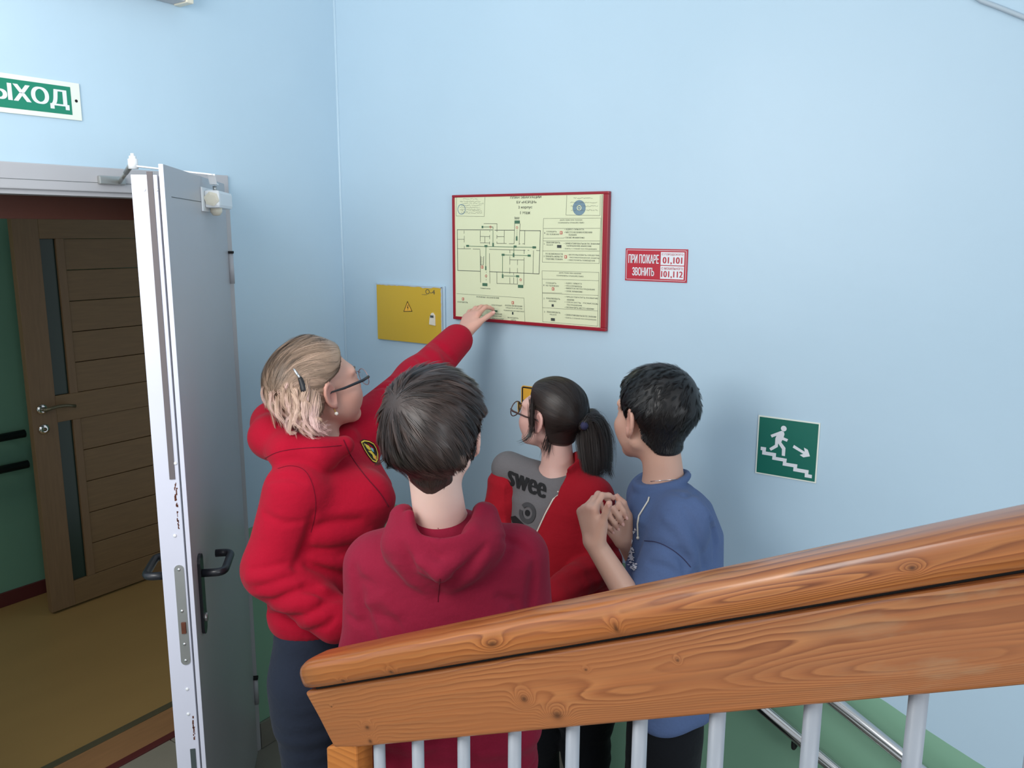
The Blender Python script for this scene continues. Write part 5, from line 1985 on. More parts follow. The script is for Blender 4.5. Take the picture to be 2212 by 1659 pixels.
    bmesh.ops.create_uvsphere(bm, u_segments=14, v_segments=10, radius=.0050)
    bmesh.ops.translate(bm, verts=bm.verts, vec=Vector(e0 + V3(0, 0, -.012) - base))
    obj('pearl', bm, 'pearl', er, True)
    tube_obj('hook', [e0 + V3(0, 0, .008), e0 + vf(-.006, 0, 0), e0 + V3(0, 0, -.010), e0 + vf(-.003, -.003, -.016)], .0014, 'gold', er, base, 6)


HF = [([(762, 1227), (774, 1278), (789, 1339), (812, 1390)], .010, -1), ([(1156, 1224), (1152, 1274), (1146, 1320)], .009, -1), ([(768, 1262), (782, 1256), (800, 1262)], .007, -1), ([(905, 1150), (930, 1185), (950, 1205)], .005, -1),
      ([(870, 1180), (892, 1225), (930, 1255)], .006, -1), ([(985, 1240), (1020, 1215), (1050, 1180)], .006, -1), ([(860, 1215), (890, 1250), (930, 1275)], .010, 1), ([(975, 1270), (1020, 1240), (1052, 1200)], .010, 1), ([(800, 1300), (830, 1290), (860, 1320)], .010, 1), ([(820, 1330), (850, 1345), (870, 1380)], .007, -1),
      ([(1080, 1290), (1110, 1300), (1130, 1330)], .007, -1), ([(1090, 1165), (1120, 1175), (1150, 1200)], .006, -1), ([(750, 1330), (770, 1345), (795, 1350)], .006, -1), ([(880, 1600), (930, 1592), (1000, 1604)], .009, -1), ([(1010, 1620), (1060, 1600), (1120, 1612)], .009, -1), ([(905, 1640), (960, 1628), (1020, 1640)], .008, -1)]


# ============================================================ boy in the crimson hoodie, seen from behind
def boy_hoodie():
    fwd, hf = nrm(vf(0.04, 1.0)), nrm(vf(0.10, 1.0, 0.06))
    side = np.cross(fwd, UP)
    hc, M, s = P(938, 942, 1.646), frame(hf, 0.0), 1.015
    nb = P(952, 1125, 1.718)
    pel = P(985, 1640, 1.780)
    base = V3(pel[0], pel[1], 0)
    root = tag(empty('person', base), 'boy with thick brown hair in crimson hoodie, back turned, at the railing', 'person')
    secs = [sec(975, 1655, 1.780, 0.1863, 0.1221), sec(972, 1560, 1.780, 0.1925, 0.1283), sec(970, 1440, 1.770, 0.1904, 0.1263), sec(966, 1330, 1.759, 0.1884, 0.1221), sec(964, 1250, 1.759, 0.1884, 0.1159), sec(960, 1195, 1.749, 0.1739, 0.1014), sec(955, 1150, 1.739, 0.1087, 0.0828), sec(952, 1120, 1.728, 0.0704, 0.0683)]
    shL, shR = P(818, 1222, 1.749), P(1112, 1205, 1.759)
    elL, elR = P(802, 1430, 1.759), P(1135, 1410, 1.780)
    wrL, wrR = P(850, 1520, 1.946), P(1110, 1510, 1.956)
    hips, knees, ank, toes = stand(pel, fwd, side, 0.47, 0.085)
    HL = hand_caps(wrL, vf(.4, .9, -.1), vf(-.8, 0, .4), vf(.2, .3, 1), .9, curls=((35, 40, 25),) * 4)
    HR = hand_caps(wrR, vf(-.4, .9, -.1), vf(.8, 0, .4), vf(-.2, .3, 1), .9, curls=((35, 40, 25),) * 4)
    hands = [HL, HR]
    fn = body_fn(hc, M, s, nb, .052, secs, side, fwd, [(shL, elL, wrL), (shR, elR, wrR)], list(zip(hips, knees, ank, toes)), hands)
    lo, hi = bounds([hc, nb, pel, shL, shR, elL, elR, wrL, wrR, *hips, *knees, *ank, *toes], .15)
    lo[2] = 0
    sdf_mesh('body', fn, lo, hi, .0045, 'skin_h', root, base, tint_fn(hc, M, s, hands))
    make_nails(HL, root, base, 'nail')
    make_nails(HR, root, base, 'nail')
    face_parts(root, base, hc, M, s, 'hair_brown')
    hem = secs[0][0]
    outer = [P(862, 1118, 1.656), P(846, 1180, 1.640), P(868, 1248, 1.630), P(925, 1282, 1.620), P(985, 1268, 1.625), P(1042, 1212, 1.640), P(1062, 1150, 1.666), P(1040, 1105, 1.697)]
    inner = [P(884, 1110, 1.646), P(890, 1168, 1.625), P(918, 1216, 1.613), P(950, 1232, 1.607), P(985, 1205, 1.617), P(1022, 1150, 1.640), P(1040, 1100, 1.682)]

    def torso(p):
        d = loft(p, secs, side, fwd, 2.3)
        d = smin(d, chain(p, [nb + V3(0, 0, -.055), shL], [.062, .066]), .05)
        d = smin(d, chain(p, [nb + V3(0, 0, -.055), shR], [.062, .066]), .05)
        lowz = np.exp(-((p[:, 2] - (hem + .10)) / .09) ** 2)
        ph = (p[:, 2] + .18 * (p @ side)) * 2 * math.pi / .075 + 2.5 * noise3(p, 8, 4.0)
        d = d + lowz * .006 * np.cos(ph)
        return d + .0016 * noise3(p, 12, 7.0)

    HM = np.stack([side, nrm(fwd + V3(0, 0, .35)), nrm(UP - fwd * .35)])

    def hoodie0(p):
        d = torso(p)
        d = smax(d, (hem + .03) - p[:, 2], .02)
        for sh, el, wr, sd in ((shL, elL, wrL, .0), (shR, elR, wrR, 2.0)):
            a = chain(p, [sh, el, wr], [.071, .064, .048], .04) + .002 * noise3(p, 14, sd)
            d = smin(d, a, .014)
        bag = elld(p, P(955, 1196, 1.672), (.113, .062, .098), HM) + .0035 * noise3(p, 18, 3.0)
        sidel = chain(p, [P(872, 1120, 1.677), P(868, 1170, 1.656)], [.030, .040], .02)
        sider = chain(p, [P(1046, 1115, 1.697), P(1052, 1165, 1.672)], [.030, .040], .02)
        bag = smin(bag, smin(sidel, sider, .02), .03)
        bag = smax(bag, -elld(p, P(957, 1098, 1.650), (.070, .064, .088), HM), .016)
        d = smin(d, bag, .008)
        i = chain(p, inner, [.012, .015, .016, .017, .016, .015, .012], .02) + .002 * noise3(p, 30, 5.0)
        return smin(d, i, .008)
    FL = prep_folds(hoodie0, HF, 1.2, 2.2)
    hoodie = lambda p: use_folds(p, hoodie0(p), FL)
    lo, hi = bounds([pel, nb, shL, shR, elL, elR, wrL, wrR] + outer, .16)
    lo[2] = hem
    ho = sdf_mesh('hoodie', hoodie, lo, hi, .0052, 'hoodie_h', root, base)

    def band(p):
        return loft(p, [(hem - .02, *secs[0][1:3], .182, .118), (hem + .02, *secs[0][1:3], .187, .123), (hem + .055, *secs[1][1:3], .186, .122)], side, fwd, 2.2)
    b0, b1 = bounds([pel], .24)
    b0[2], b1[2] = hem - .05, hem + .07
    sdf_mesh('waistband', band, b0, b1, .006, 'hoodie_h', root, base)
    seam(hoodie, [(950, 1250), (948, 1268), (946, 1300)], 1.2, 2.0, .0010, 'hood_seam', 'hoodie_dark', ho, base)
    tube_obj('loose_thread', onto(hoodie, [946, 948, 951, 950], [1142, 1138, 1136, 1131], 1.2, 2.2, .001), .0015, 'hoodie_h', ho, base, 6)
    lowers(root, base, hips, knees, ank, toes, 'black_cloth', 'shoe_dark', pel + V3(0, 0, -.02), (.160, .105), side, fwd, hem + .02, h=.009)

    scalp = scalp_fn(hc, M, s, nb, 0.052)
    # hair: a heavy mop over a short tapered nape
    def hair_T(q):
        x, y, z = np.abs(q[:, 0]), q[:, 1], q[:, 2]
        nape = -.118 + .62 * np.maximum(x - .008, 0)
        zh = np.interp(y, [-.06, -.03, -.005, .02, .045, .07, .10], [0, .018, .026, .012, .022, .05, .07])
        zh = np.where(y < -.035, np.minimum(nape, .0), np.where(y < -.02, np.minimum(nape + (y + .035) * 6, zh), zh))
        sd = sstep(x, .040, .066) * sstep(y, -.075, -.035)
        zh = np.maximum(zh, -.02 + .052 * sd)
        zh = np.where(sd > .02, zh, np.minimum(zh, nape + .2 * (y > -.03)))
        g = sstep(z - zh, -.004, .016 + .026 * sstep(-z, .02, .06))
        mop = sstep(z, -.066 + .09 * sd, -.020 + .075 * sd)
        return -.006 + g * (.011 + .020 * mop + .005 * sstep(z, .03, .10)) + .0045 * noise3(q, 40, 1.5) * g * mop

    def hair_fn(p):
        b_, q = scalp(p)
        return b_ - hair_T(q) * s
    b0, b1 = bounds([hc], .18)
    sdf_mesh('hair', hair_fn, b0, b1, .0045, 'hair_brown', root, base, lambda v: np.clip(.30 + .08 * noise3(v, 70, 3.0), 0, 1))
    W0 = hloc(hc, M, s, (-.042, -.088, .085))
    d = sphere_dirs(9000, 5)
    d = d[(d[:, 2] > -.80)]
    q = d * .125 + np.array((0, -.015, .015))
    k = hair_T(d * .095 + np.array((0, -.015, .015))) > .003
    r_ = np.random.default_rng(19)
    roots = hloc(hc, M, s, q[k])
    roots = roots[r_.permutation(len(roots))]
    ql = (roots - hc) @ M.T / s

    def dirs(p, n):
        v = p - W0
        v /= np.maximum(np.linalg.norm(v, axis=1), 1e-6)[:, None]
        w = noise3(p, 26, 2.0)[:, None]
        return v + (.20 + .50 * w) * np.cross(n, v) + V3(0, 0, -.50) + .35 * vf(1, 0, 0)
    up_ = roots[ql[:, 2] > -.03][:760]
    up_ = np.concatenate([up_, W0 + r_.normal(0, .016, (50, 3))])
    qu = (up_ - hc) @ M.T / s
    paths, nn = clumps(hair_fn, up_, dirs, r_.uniform(.045, .095, len(up_)) * (1 - .6 * sstep(np.abs(qu[:, 0]), .04, .07) * sstep(qu[:, 1], -.06, -.02)), 10, -.003, r_.uniform(.001, .011, len(up_)), 22, .0042, 6, .10, None, .22)
    ct = np.repeat(np.clip(.34 + .26 * noise3(up_, 60, 6.0) + r_.normal(0, .12, len(up_)), 0, 1), 22)
    tint = np.clip(ct[:, None] * (.55 + .55 * np.sin(np.linspace(.3, 2.9, 10)))[None] + r_.normal(0, .05, (len(paths), 1)), 0, 1)
    ribbons('hair_locks', paths, r_.uniform(.00028, .0006, len(paths)), nn, 'hair_brown', root, base, tint)
    lo_ = roots[ql[:, 2] <= -.03][:2400]
    paths, nn = comb(hair_fn, lo_, lambda p, n: V3(0, 0, -1) - .5 * (p - hc) @ np.outer(side, side) * 8, r_.uniform(.012, .022, len(lo_)), 6, -.001, .0022, .10, 9)
    ribbons('nape_hair', paths, r_.uniform(.0004, .0007, len(lo_)), nn, 'hair_brown', root, base, np.clip(.22 + r_.normal(0, .06, (len(lo_), 6)), 0, 1))
    # spectacle temple tips behind both ears
    gl = tag(empty('glasses'), 'dark glasses, only the temple tips showing')
    gl.parent = root
    for sx in (1, -1):
        tp = [hloc(hc, M, s, q_) for q_ in ((sx * .060, .107, .004), (sx * .074, .085, .006), (sx * .080, .02, .010), (sx * .083, -.020, .012), (sx * .085, -.034, -.012), (sx * .080, -.036, -.034))]
        tube_obj('temple', tp, [.0022, .0024, .0024, .0026, .0036, .0026], 'black_plastic', gl, base, 8)
        ring = [hloc(hc, M, s, (sx * .033 + .026 * math.cos(a), .110, -.002 + .021 * math.sin(a))) for a in np.linspace(0, 2 * math.pi, 25)]
        tube_obj('rim', ring, .0014, 'black_plastic', gl, base, 6)
    tube_obj('bridge', [hloc(hc, M, s, (x, .112, .004)) for x in (-.008, 0, .008)], .0014, 'black_plastic', gl, base, 6)


# ============================================================ girl with ponytail
def girl():
    fwd, hf = nrm(vf(-.55, -.84)), nrm(vf(-.80, .57, .18))
    side = np.cross(fwd, UP)
    hc, M, s = P(1190, 898, 2.42), frame(hf, 0.06), 0.94
    nb = P(1206, 1018, 2.45)
    pel = P(1222, 1410, 2.46)
    base = V3(pel[0], pel[1], 0)
    root = tag(empty('person', base), 'girl with dark ponytail, glasses, grey shirt and open red jacket', 'person')
    secs = [sec(1220, 1420, 2.46, .155, .112), sec(1215, 1330, 2.46, .148, .106), sec(1205, 1230, 2.46, .142, .100), sec(1198, 1140, 2.46, .150, .104), sec(1198, 1080, 2.46, .152, .098), sec(1202, 1045, 2.455, .130, .080), sec(1205, 1020, 2.45, .085, .062), sec(1206, 1000, 2.45, .05, .05)]
    shR, elR, wrR = P(1098, 1012, 2.525), P(1072, 1160, 2.51), P(1105, 1280, 2.36)
    shL, elL, wrL = P(1278, 1078, 2.375), P(1298, 1222, 2.37), P(1200, 1285, 2.22)
    hips, knees, ank, toes = stand(pel, fwd, side, 0.42, 0.075)
    HL = hand_caps(wrL, vf(-.9, -.1, 0), vf(0, -.8, .5), vf(0, .4, .9), .85, curls=((20, 25, 15),) * 4)
    HR = hand_caps(wrR, vf(.6, -.6, -.2), vf(-.2, -.6, .7), vf(.5, .5, .5), .85, curls=((20, 25, 15),) * 4)
    hands = [HL, HR]
    fn = body_fn(hc, M, s, nb, .046, secs, side, fwd, [(shR, elR, wrR), (shL, elL, wrL)], list(zip(hips, knees, ank, toes)), hands, .75, .8)
    lo, hi = bounds([hc, nb, pel, shL, shR, elL, elR, wrL, wrR, HL[2][1][0], HR[2][1][0], *hips, *knees, *ank, *toes], .15)
    lo[2] = 0
    sdf_mesh('body', fn, lo, hi, .0045, 'skin_g', root, base, tint_fn(hc, M, s, hands))
    face_parts(root, base, hc, M, s, 'hair_girl')
    hem = secs[0][0]

    def tee(p):
        d = loft(p, [(z, x, y, rx * .93, ry * .93) for z, x, y, rx, ry in secs[:-1]], side, fwd, 2.2)
        d = smin(d, chain(p, [nb + V3(0, 0, -.045), shR], [.045, .052]), .04)
        d = smin(d, chain(p, [nb + V3(0, 0, -.045), shL], [.045, .050]), .04)
        nk = nb + fwd * .022 + V3(0, 0, .030)
        d = smax(d, -elld(p, nk, (.060, .060, .034)), .008)
        return d + .0020 * noise3(p, 18, 3.0)
    lo, hi = bounds([pel, nb, shL, shR], .13)
    lo[2] = hem
    te = sdf_mesh('shirt', tee, lo, hi, .005, 'tee_g', root, base)

    def jacket(p):
        d = loft(p, [(z, x, y, rx * 1.06 + .004, ry * 1.06 + .004) for z, x, y, rx, ry in secs[:-1]], side, fwd, 2.2)
        d = smin(d, chain(p, [nb + V3(0, 0, -.05), shL], [.058, .066]), .05)
        d = smin(d, chain(p, [nb + V3(0, 0, -.07), shR + V3(0, 0, -.03)], [.05, .06]), .05)
        lap = chain(p, [P(1215, 1008, 2.37), P(1245, 1000, 2.42), P(1262, 1010, 2.50), P(1225, 1015, 2.54)], [.022, .030, .030, .024], .02)
        d = smin(d, lap, .02)
        d = d + .0035 * noise3(p, 17, 9.0)
        q = p - nb
        sx, fy = q @ side, q @ fwd                       # her right, her front
        zrel = nb[2] - p[:, 2]
        le = -.055 + .36 * np.minimum(zrel, .30)                           # left edge of the opening (towards her left)
        re = .118 + .02 * np.sin(zrel * 20)
        opening = np.maximum(np.maximum(le - sx, sx - re), -.0 - fy)
        shoulder_off = np.maximum(np.maximum(.02 - sx, zrel - .09), -1)   # jacket has slipped off her right shoulder
        d = smax(d, -opening, .006)
        d = smax(d, -np.maximum(np.maximum(-.02 - sx * .4 - .0, zrel - .045), -.02 - fy), .01)
        for sh, el, wr, sd in ((shL, elL, wrL, .5), (shR + V3(0, 0, -.045), elR, wrR, 2.5)):
            inn = nrm(sh + wr - 2 * el)
            a = chain(p, [sh, el, wr], [.060, .055, .044], .03)
            a = a + folds(p, sh, el, .18, .08, .05, .004, inn, sd) + folds(p, el, wr, .05, .10, .05, .005, None, sd + 1)
            d = smin(d, a, .014)
        return d
    lo, hi = bounds([pel, nb, shL, shR, elL, elR, wrL, wrR], .12)
    lo[2] = hem - .03
    jk = sdf_mesh('jacket', jacket, lo, hi, .005, 'jacket_g', root, base)
    zr = np.linspace(.03, .30, 28)
    zq = nb + side * (-.055 + .36 * zr - .006)[:, None] + fwd * .25 - UP * zr[:, None]
    for _ in range(120):
        zq = zq - fwd * np.clip((jacket(zq) - .001) * .6, -.002, .02)[:, None]
    tube_obj('zip', zq[np.abs(jacket(zq)) < .01], .0022, 'zip_pale', jk, base, 8)
    decal_text(tee, 'swee', (1094, 1046), (84, 32), (3.5, -31), 2.0, 2.9, 'shirt_lettering', 'print_black', te, base, .05, .003)
    a = np.linspace(-2.4, 3.4, 26)
    e1, e2 = np.array((18.0, 2.5)), np.array((-1.5, 23.0))
    c = np.array((1139, 1108))
    ringp = [[tuple(c + math.cos(t) * e1 * r0 + math.sin(t) * e2 * r0) for t, r0 in ((t0, 1), (t1, 1), (t1, .58), (t0, .58))] for t0, t1 in zip(a, a[1:])]
    decal(tee, ringp, 2.0, 2.9, 'shirt_ring_print', 'print_grey', te, base, .0035)
    decal(tee, [[tuple(c + math.cos(t) * e1 * .30 + math.sin(t) * e2 * .30) for t in np.linspace(0, 6.1, 14)]], 2.0, 2.9, 'shirt_dot_print', 'print_black', te, base, .0035)
    decal(tee, [[(1103, 1116), (1113, 1114), (1130, 1131), (1145, 1143), (1138, 1147), (1120, 1139), (1106, 1128)]], 2.0, 2.9, 'shirt_bar_print', 'print_black', te, base, .0035)
    lowers(root, base, hips, knees, ank, toes, 'black_cloth', 'shoe_dark', pel + V3(0, 0, -.02), (.148, .105), side, fwd, hem + .02, h=.009)

    scalp = scalp_fn(hc, M, s, nb, .046)

    def hair_T(q):
        x, y, z = np.abs(q[:, 0]), q[:, 1], q[:, 2]
        zh = np.interp(y, [-.10, -.045, -.030, -.012, .008, .028, .045, .062, .085, .10], [-.080, -.074, -.04, .022, .028, .022, .045, .070, .085, .10])
        g = sstep(z - zh, -.004, .020)
        return -.006 + g * (.0165 + .004 * sstep(z, .05, .1)) + .001 * noise3(q, 70, 2.0) * g

    def hair_fn(p):
        b_, q = scalp(p)
        return b_ - hair_T(q) * s
    T0 = hloc(hc, M, s, (-.020, -.124, .012))
    b0, b1 = bounds([hc], .16)
    sdf_mesh('hair', hair_fn, b0, b1, .005, 'hair_girl', root, base, lambda v: np.clip(.30 + .06 * noise3(v, 70, 3.0), 0, 1))
    d = sphere_dirs(5000, 6)
    d = d[(d[:, 2] > -.6)]
    k = hair_T(d * .095 + np.array((0, -.01, .02))) > .000
    roots = hloc(hc, M, s, (d * .11 + np.array((0, -.01, .02)))[k])
    r_ = np.random.default_rng(29)
    roots = roots[r_.permutation(len(roots))[:480]]
    dist = np.linalg.norm(roots - T0, axis=1)
    paths, nn = clumps(hair_fn, roots, lambda p, n: (T0 - p) / np.maximum(np.linalg.norm(T0 - p, axis=1), 1e-6)[:, None] + V3(0, 0, .15), np.minimum(dist * r_.uniform(.5, 1, len(dist)), .15), 10, -.002, r_.uniform(.0005, .003, len(roots)), 24, .0042, 7, .05, T0, .4)
    ql = (roots - hc) @ M.T / s
    front = sstep(ql[:, 1], -.02, .07) * sstep(ql[:, 2], -.01, .06)
    ct = np.repeat(.24 + .36 * front + .12 * noise3(roots, 60, 4.0) + r_.normal(0, .08, len(roots)), 24)
    tint = np.clip(ct[:, None] + r_.normal(0, .04, (len(paths), 1)) + np.zeros((1, 10)), 0, 1)
    ribbons('hair_locks', paths, r_.uniform(.00025, .0005, len(paths)), nn, 'hair_girl', root, base, tint)
    # ponytail
    pc = [T0, P(1290, 880, 2.42), P(1312, 950, 2.40), P(1296, 1010, 2.39)]
    pcore = lambda p: chain(p, [T0, P(1276, 905, 2.41), P(1283, 955, 2.40), P(1283, 1010, 2.39)], [.012, .024, .032, .012], .02) + .003 * noise3(p, 60, 2.0)
    b0, b1 = bounds(pc, .06)
    sdf_mesh('ponytail', pcore, b0, b1, .005, 'hair_girl', root, base, lambda v: np.clip(.16 + .05 * noise3(v, 90), 0, 1))
    groups = [bez(T0, P(1292, 866, 2.42), P(1322, 940, 2.40), P(1306, 1022, 2.39), 1300, 12, .004, .007, .010, .009, 41), bez(T0, P(1280, 876, 2.39), P(1302, 950, 2.38), P(1290, 1032, 2.375), 1300, 12, .004, .007, .010, .009, 42),
              bez(T0, P(1264, 900, 2.40), P(1254, 955, 2.385), P(1276, 1046, 2.38), 1100, 12, .004, .008, .010, .007, 43), bez(T0, P(1276, 884, 2.36), P(1282, 950, 2.355), P(1282, 1030, 2.365), 1000, 12, .004, .008, .010, .008, 45),
              bez(P(1300, 940, 2.41), P(1314, 975, 2.40), P(1308, 1005, 2.40), P(1322, 1032, 2.40), 120, 12, .006, .007, .006, .004, 44)]
    fl = np.concatenate(groups)
    tint = np.clip(.14 + .22 * (.5 + .5 * noise3(fl[:, 3], 120))[:, None] + .15 * np.sin(np.linspace(0, 3.1, 12))[None] + r_.normal(0, .07, (len(fl), 1)), 0, 1)
    ribbons('ponytail_locks', fl, r_.uniform(.0003, .0006, len(fl)), outward(fl, P(1270, 950, 2.47)), 'hair_girl', root, base, tint)
    # loose lock before the ear, wisps at the nape and on the crown
    g1 = bez(P(1147, 860, 2.36), P(1150, 905, 2.345), P(1158, 950, 2.345), P(1120, 957, 2.35), 34, 14, .003, .003, .003, .004, 45)
    g2 = bez(P(1150, 875, 2.355), P(1146, 905, 2.345), P(1152, 930, 2.345), P(1146, 945, 2.35), 60, 14, .004, .004, .003, .004, 46)
    g3 = bez(P(1190, 930, 2.37), P(1186, 955, 2.38), P(1180, 965, 2.38), P(1178, 985, 2.39), 45, 14, .006, .007, .007, .009, 47)
    g4 = bez(P(1160, 818, 2.42), P(1178, 808, 2.42), P(1205, 808, 2.42), P(1228, 822, 2.42), 26, 14, .010, .006, .006, .012, 48)
    fl = np.concatenate([g1, g2, g3])
    ribbons('loose_locks', fl, np.full(len(fl), .0007), outward(fl, hc), 'hair_girl', root, base, np.clip(.35 + r_.normal(0, .1, (len(fl), 14)), 0, 1))
    tie = lambda p: elld(p, T0 + vf(.006, -.004, .002), (.0125, .0125, .0125))
    b0, b1 = bounds([T0], .05)
    sdf_mesh('hair_tie', tie, b0, b1, .004, 'print_navy', root, base)
    gl = tag(empty('glasses'), 'round glasses with brown patterned frame')
    gl.parent = root
    for sx in (1, -1):
        ring = [hloc(hc, M, s, (sx * .034 + .027 * math.cos(a), .112 - abs(math.cos(a)) * .002, -.004 + .024 * math.sin(a))) for a in np.linspace(0, 2 * math.pi, 25)]
        tube_obj('rim', ring, .0017, 'brown_frame', gl, base, 6)
        bm = bmesh.new()
        bm.faces.new([bm.verts.new(q_ - base) for q_ in ring[:-1]])
        obj('lens', bm, 'lens', gl)
        tp = [hloc(hc, M, s, q_) for q_ in ((sx * .061, .111, .002), (sx * .073, .095, .003), (sx * .081, .04, .004), (sx * .083, -.005, .008), (sx * .081, -.026, -.006))]
        tube_obj('temple', tp, [.0026, .0030, .0026, .0022, .0018], 'brown_frame', gl, base, 8)
    tube_obj('bridge', [hloc(hc, M, s, (x, .114, .004)) for x in (-.008, 0, .008)], .0015, 'brown_frame', gl, base, 6)


BF = [([(1442, 1123), (1465, 1140), (1482, 1169), (1497, 1203), (1506, 1232)], .010, 1), ([(1497, 1081), (1519, 1105), (1536, 1135), (1546, 1169)], .010, 1), ([(1393, 1171), (1421, 1174), (1455, 1191), (1477, 1208), (1489, 1220)], .007, -1),
      ([(1470, 1192), (1482, 1211), (1484, 1240)], .010, -1), ([(1478, 1100), (1500, 1130), (1515, 1170), (1522, 1220)], .008, -1), ([(1455, 1062), (1480, 1070), (1508, 1064)], .006, -1), ([(1400, 1215), (1440, 1225), (1470, 1245)], .006, -1), ([(1534, 1120), (1545, 1160), (1546, 1210)], .007, -1)]


# ============================================================ boy in the blue T-shirt
def boy_blue():
    fwd, hf = nrm(vf(-.96, .22)), nrm(vf(-.54, .84, .03))
    side = np.cross(fwd, UP)
    hc, M, s = P(1412, 902, 2.13), frame(hf, 0.0), 1.06
    nb = P(1434, 1040, 2.15)
    pel = P(1440, 1500, 2.16)
    base = V3(pel[0], pel[1], 0)
    root = tag(empty('person', base), 'boy with short black hair in blue T-shirt, hands raised before his chest', 'person')
    secs = [sec(1440, 1522, 2.16, .158, .118), sec(1445, 1450, 2.16, .156, .116), sec(1458, 1330, 2.16, .158, .114), sec(1456, 1230, 2.16, .162, .125), sec(1455, 1150, 2.16, .165, .126), sec(1448, 1095, 2.155, .158, .108), sec(1440, 1060, 2.15, .110, .080), sec(1434, 1040, 2.15, .066, .060)]
    shL, elL, wrL = P(1474, 1128, 2.015), P(1392, 1345, 1.985), P(1284, 1172, 1.95)
    shR, elR, wrR = P(1410, 1072, 2.29), P(1408, 1265, 2.28), P(1352, 1168, 2.10)
    hips, knees, ank, toes = stand(pel + V3(0, 0, -.02), fwd, side, 0.44, 0.085)
    HL = hand_caps(wrL, vf(-.22, .12, 1), vf(-.75, -.60, .0), vf(.7, -.6, 0), .95, curls=((48, 58, 22), (58, 64, 30), (66, 70, 34), (72, 74, 36)), spread=(5, 1, -2, -6), thumb=((.62, .95, -.05), -4, -6))
    HR = hand_caps(wrR, vf(-.52, .05, .86), vf(-.25, .95, .0), vf(.8, 0, .5), .95, curls=((60, 84, 40), (70, 84, 40), (74, 86, 40), (78, 86, 40)), spread=(6, 1, -3, -8), thumb=((.45, .92, -.10), 16, 26, vf(-1, 0, .15)))
    hands = [HL, HR]
    fn = body_fn(hc, M, s, nb, .050, secs, side, fwd, [(shL, elL, wrL), (shR, elR, wrR)], list(zip(hips, knees, ank, toes)), hands, .7, .8)
    pts = [hc, nb, pel, shL, shR, elL, elR, wrL, wrR, *hips, *knees, *ank, *toes]
    lo, hi = bounds(pts, .14)
    lo[2] = 0
    sdf_mesh('body', fn, lo, hi, .0039, 'skin_b', root, base, tint_fn(hc, M, s, hands))
    make_nails(HL, root, base, 'nail')
    make_nails(HR, root, base, 'nail')
    face_parts(root, base, hc, M, s, 'hair_dark')
    hem = secs[0][0]
    cutL = shL + (elL - shL) * .80
    cutR = shR + (elR - shR) * .75
    collar = [nb + fwd * (.006 + .066 * math.cos(a)) + side * (.068 * math.sin(a)) + V3(0, 0, .004 - .016 * math.cos(a)) for a in np.linspace(0, 2 * math.pi, 17)]

    def tee0(p):
        d = loft(p, secs[:-1], side, fwd, 2.2)
        d = smin(d, chain(p, [nb + V3(0, 0, -.050), shL], [.058, .064]), .05)
        d = smin(d, chain(p, [nb + V3(0, 0, -.050), shR], [.058, .062]), .05)
        q = p - base
        ang = np.arctan2(q @ side, q @ fwd)
        d = d + .0035 * np.sin(ang * 5 + 7 * (p[:, 2] - hem) + 1.5 * noise3(p, 6)) * sstep(nb[2] - p[:, 2], .10, .35) + .0016 * noise3(p, 14, 6.0)
        for sh, el, ct, sd in ((shL, elL, cutL, 1.0), (shR, elR, cutR, 3.0)):
            ax = nrm(el - sh)
            a = chain(p, [sh, sh + (el - sh) * 1.05], [.070, .069])
            a = a + .002 * noise3(p, 16, sd)
            a = smax(a, (p - ct) @ ax, .006)
            d = smin(d, a, .020)
        d = smax(d, -elld(p, nb + V3(0, 0, .030), (.060, .060, .030)), .008)
        c = chain(p, collar, [.0095] * 17)
        return smin(d, c, .014)
    FL = prep_folds(tee0, BF, 1.6, 2.6)
    tee = lambda p: use_folds(p, tee0(p), FL)
    lo, hi = bounds([pel, nb, shL, shR, cutL, cutR], .14)
    lo[2] = hem - .02
    tb = sdf_mesh('t_shirt', tee, lo, hi, .0048, 'tee_b', root, base)
    zp = onto(tee, np.interp(np.linspace(0, 5, 21), range(6), [1402, 1400, 1390, 1380, 1377, 1378]), np.interp(np.linspace(0, 5, 21), range(6), [1074, 1082, 1098, 1114, 1132, 1162]), 1.6, 2.5, .002)
    z_ = tube_obj('zip', zp, .0022, 'zip_pale', tb, base, 8)
    bm = bmesh.new()
    bmesh.ops.create_uvsphere(bm, u_segments=10, v_segments=8, radius=.0042)
    bmesh.ops.translate(bm, verts=bm.verts, vec=Vector(zp[-1] - base))
    obj('zip_pull', bm, 'zip_pale', z_, True)
    seam(tee, [(1392, 1168), (1420, 1170), (1450, 1185), (1475, 1205), (1492, 1225)], 1.6, 2.5, .0012, 'sleeve_seam', 'print_navy', tb, base)
    # printed front, a strip of it in view
    rr_ = np.random.default_rng(8)
    polys = []
    for k in range(60):
        t = rr_.uniform(0, 1)
        x, y = 1358 + t * 12 + rr_.normal(0, 3.5), 1172 + t * 62 + rr_.normal(0, 2)
        w, h = rr_.uniform(1.2, 4.0), rr_.uniform(1.0, 3.0)
        polys.append([(x - w, y - h * .3), (x + w * .2, y - h), (x + w, y + h * .4), (x - w * .2, y + h)])
    polys += [[(x + 12, y) for x, y in q_] for q_ in ([(1351, 1162), (1355, 1168), (1351, 1178), (1353, 1188), (1349, 1186), (1346, 1174)], [(1350, 1186), (1354, 1194), (1353, 1200), (1348, 1192)], [(1359, 1140), (1363, 1146), (1357, 1146)], [(1354, 1147), (1361, 1148), (1356, 1154)])]
    po = decal(tee, polys, 1.6, 2.6, 'shirt_print', 'print_white', tb, base, .003)
    po['kind'] = 'stuff'
    lowers(root, base, hips, knees, ank, toes, 'black_cloth', 'shoe_dark', pel + V3(0, 0, -.03), (.138, .098), side, fwd, hem + .06, h=.007, legr=(.084, .072, .068))

    scalp = scalp_fn(hc, M, s, nb, .050)

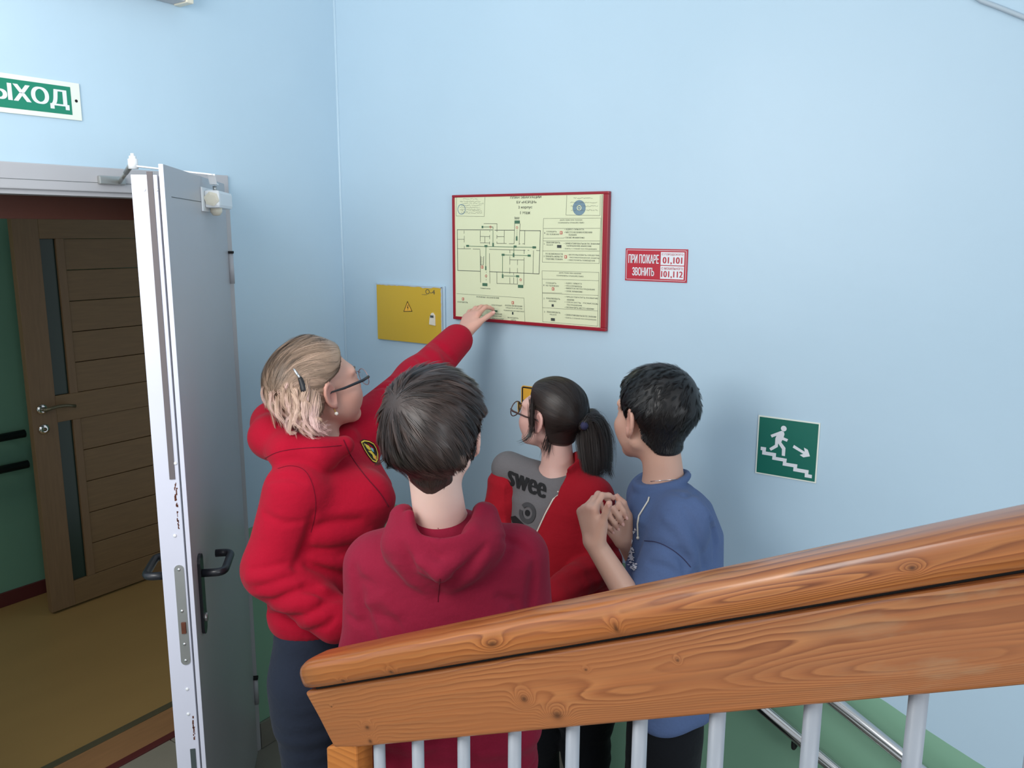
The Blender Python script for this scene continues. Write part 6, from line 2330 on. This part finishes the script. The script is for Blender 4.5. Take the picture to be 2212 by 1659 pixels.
    def hair_T(q):
        x, y, z = np.abs(q[:, 0]), q[:, 1], q[:, 2]
        zh = np.interp(y, [-.10, -.055, -.032, -.016, .004, .016, .030, .048, .070, .10], [-.088, -.082, -.050, .022, .028, -.012, .018, .050, .066, .075])
        g = sstep(z - zh, -.004, .016)
        return -.006 + g * (.0115 + .010 * sstep(z, -.02, .05) + .006 * sstep(z, .06, .11)) + .0016 * noise3(q, 75, 2.0) * g

    def hair_fn(p):
        b_, q = scalp(p)
        return b_ - hair_T(q) * s
    b0, b1 = bounds([hc], .16)
    sdf_mesh('hair', hair_fn, b0, b1, .0045, 'hair_dark', root, base, lambda v: np.clip(.28 + .06 * noise3(v, 70, 3.0), 0, 1))
    W0 = hloc(hc, M, s, (.030, -.085, .085))
    d = sphere_dirs(22000, 7)
    d = d[(d[:, 2] > -.75)]
    k = hair_T(d * .095 + np.array((0, -.015, .015))) > .002
    roots = hloc(hc, M, s, (d * .115 + np.array((0, -.015, .015)))[k])
    r_ = np.random.default_rng(39)
    roots = roots[r_.permutation(len(roots))[:8000]]

    def dirs(p, n):
        v = p - W0
        v /= np.maximum(np.linalg.norm(v, axis=1), 1e-6)[:, None]
        return v + .35 * np.cross(n, v) + V3(0, 0, -.15)
    ql = (roots - hc) @ M.T / s
    up_ = roots[ql[:, 2] > .0][:700]
    paths, nn = clumps(hair_fn, up_, dirs, r_.uniform(.018, .042, len(up_)), 8, -.002, r_.uniform(.001, .008, len(up_)), 18, .0030, 8, .25, None, .3)
    ct = np.repeat(np.clip(.30 + .20 * noise3(up_, 80, 2.0) + r_.normal(0, .12, len(up_)), 0, 1), 18)
    ribbons('hair_locks', paths, r_.uniform(.00025, .0005, len(paths)), nn, 'hair_dark', root, base, np.clip(ct[:, None] + np.zeros((1, 8)), 0, 1))
    lo_ = roots[ql[:, 2] <= .0][:3200]
    paths, nn = comb(hair_fn, lo_, dirs, r_.uniform(.008, .016, len(lo_)), 6, -.001, .0024, .2, 9)
    ribbons('nape_hair', paths, r_.uniform(.0003, .0006, len(lo_)), nn, 'hair_dark', root, base, np.clip(.30 + r_.normal(0, .10, (len(lo_), 1)) + np.zeros((1, 6)), 0, 1))
    # thin neck chain
    ch = onto(fn, [1405, 1425, 1440, 1455, 1475, 1492], [1040, 1038, 1037, 1036, 1034, 1018], 1.7, 2.5, .0010)
    tube_obj('neck_chain', ch, .0009, 'chrome', root, base, 6)


woman()
boy_hoodie()
girl()
boy_blue()
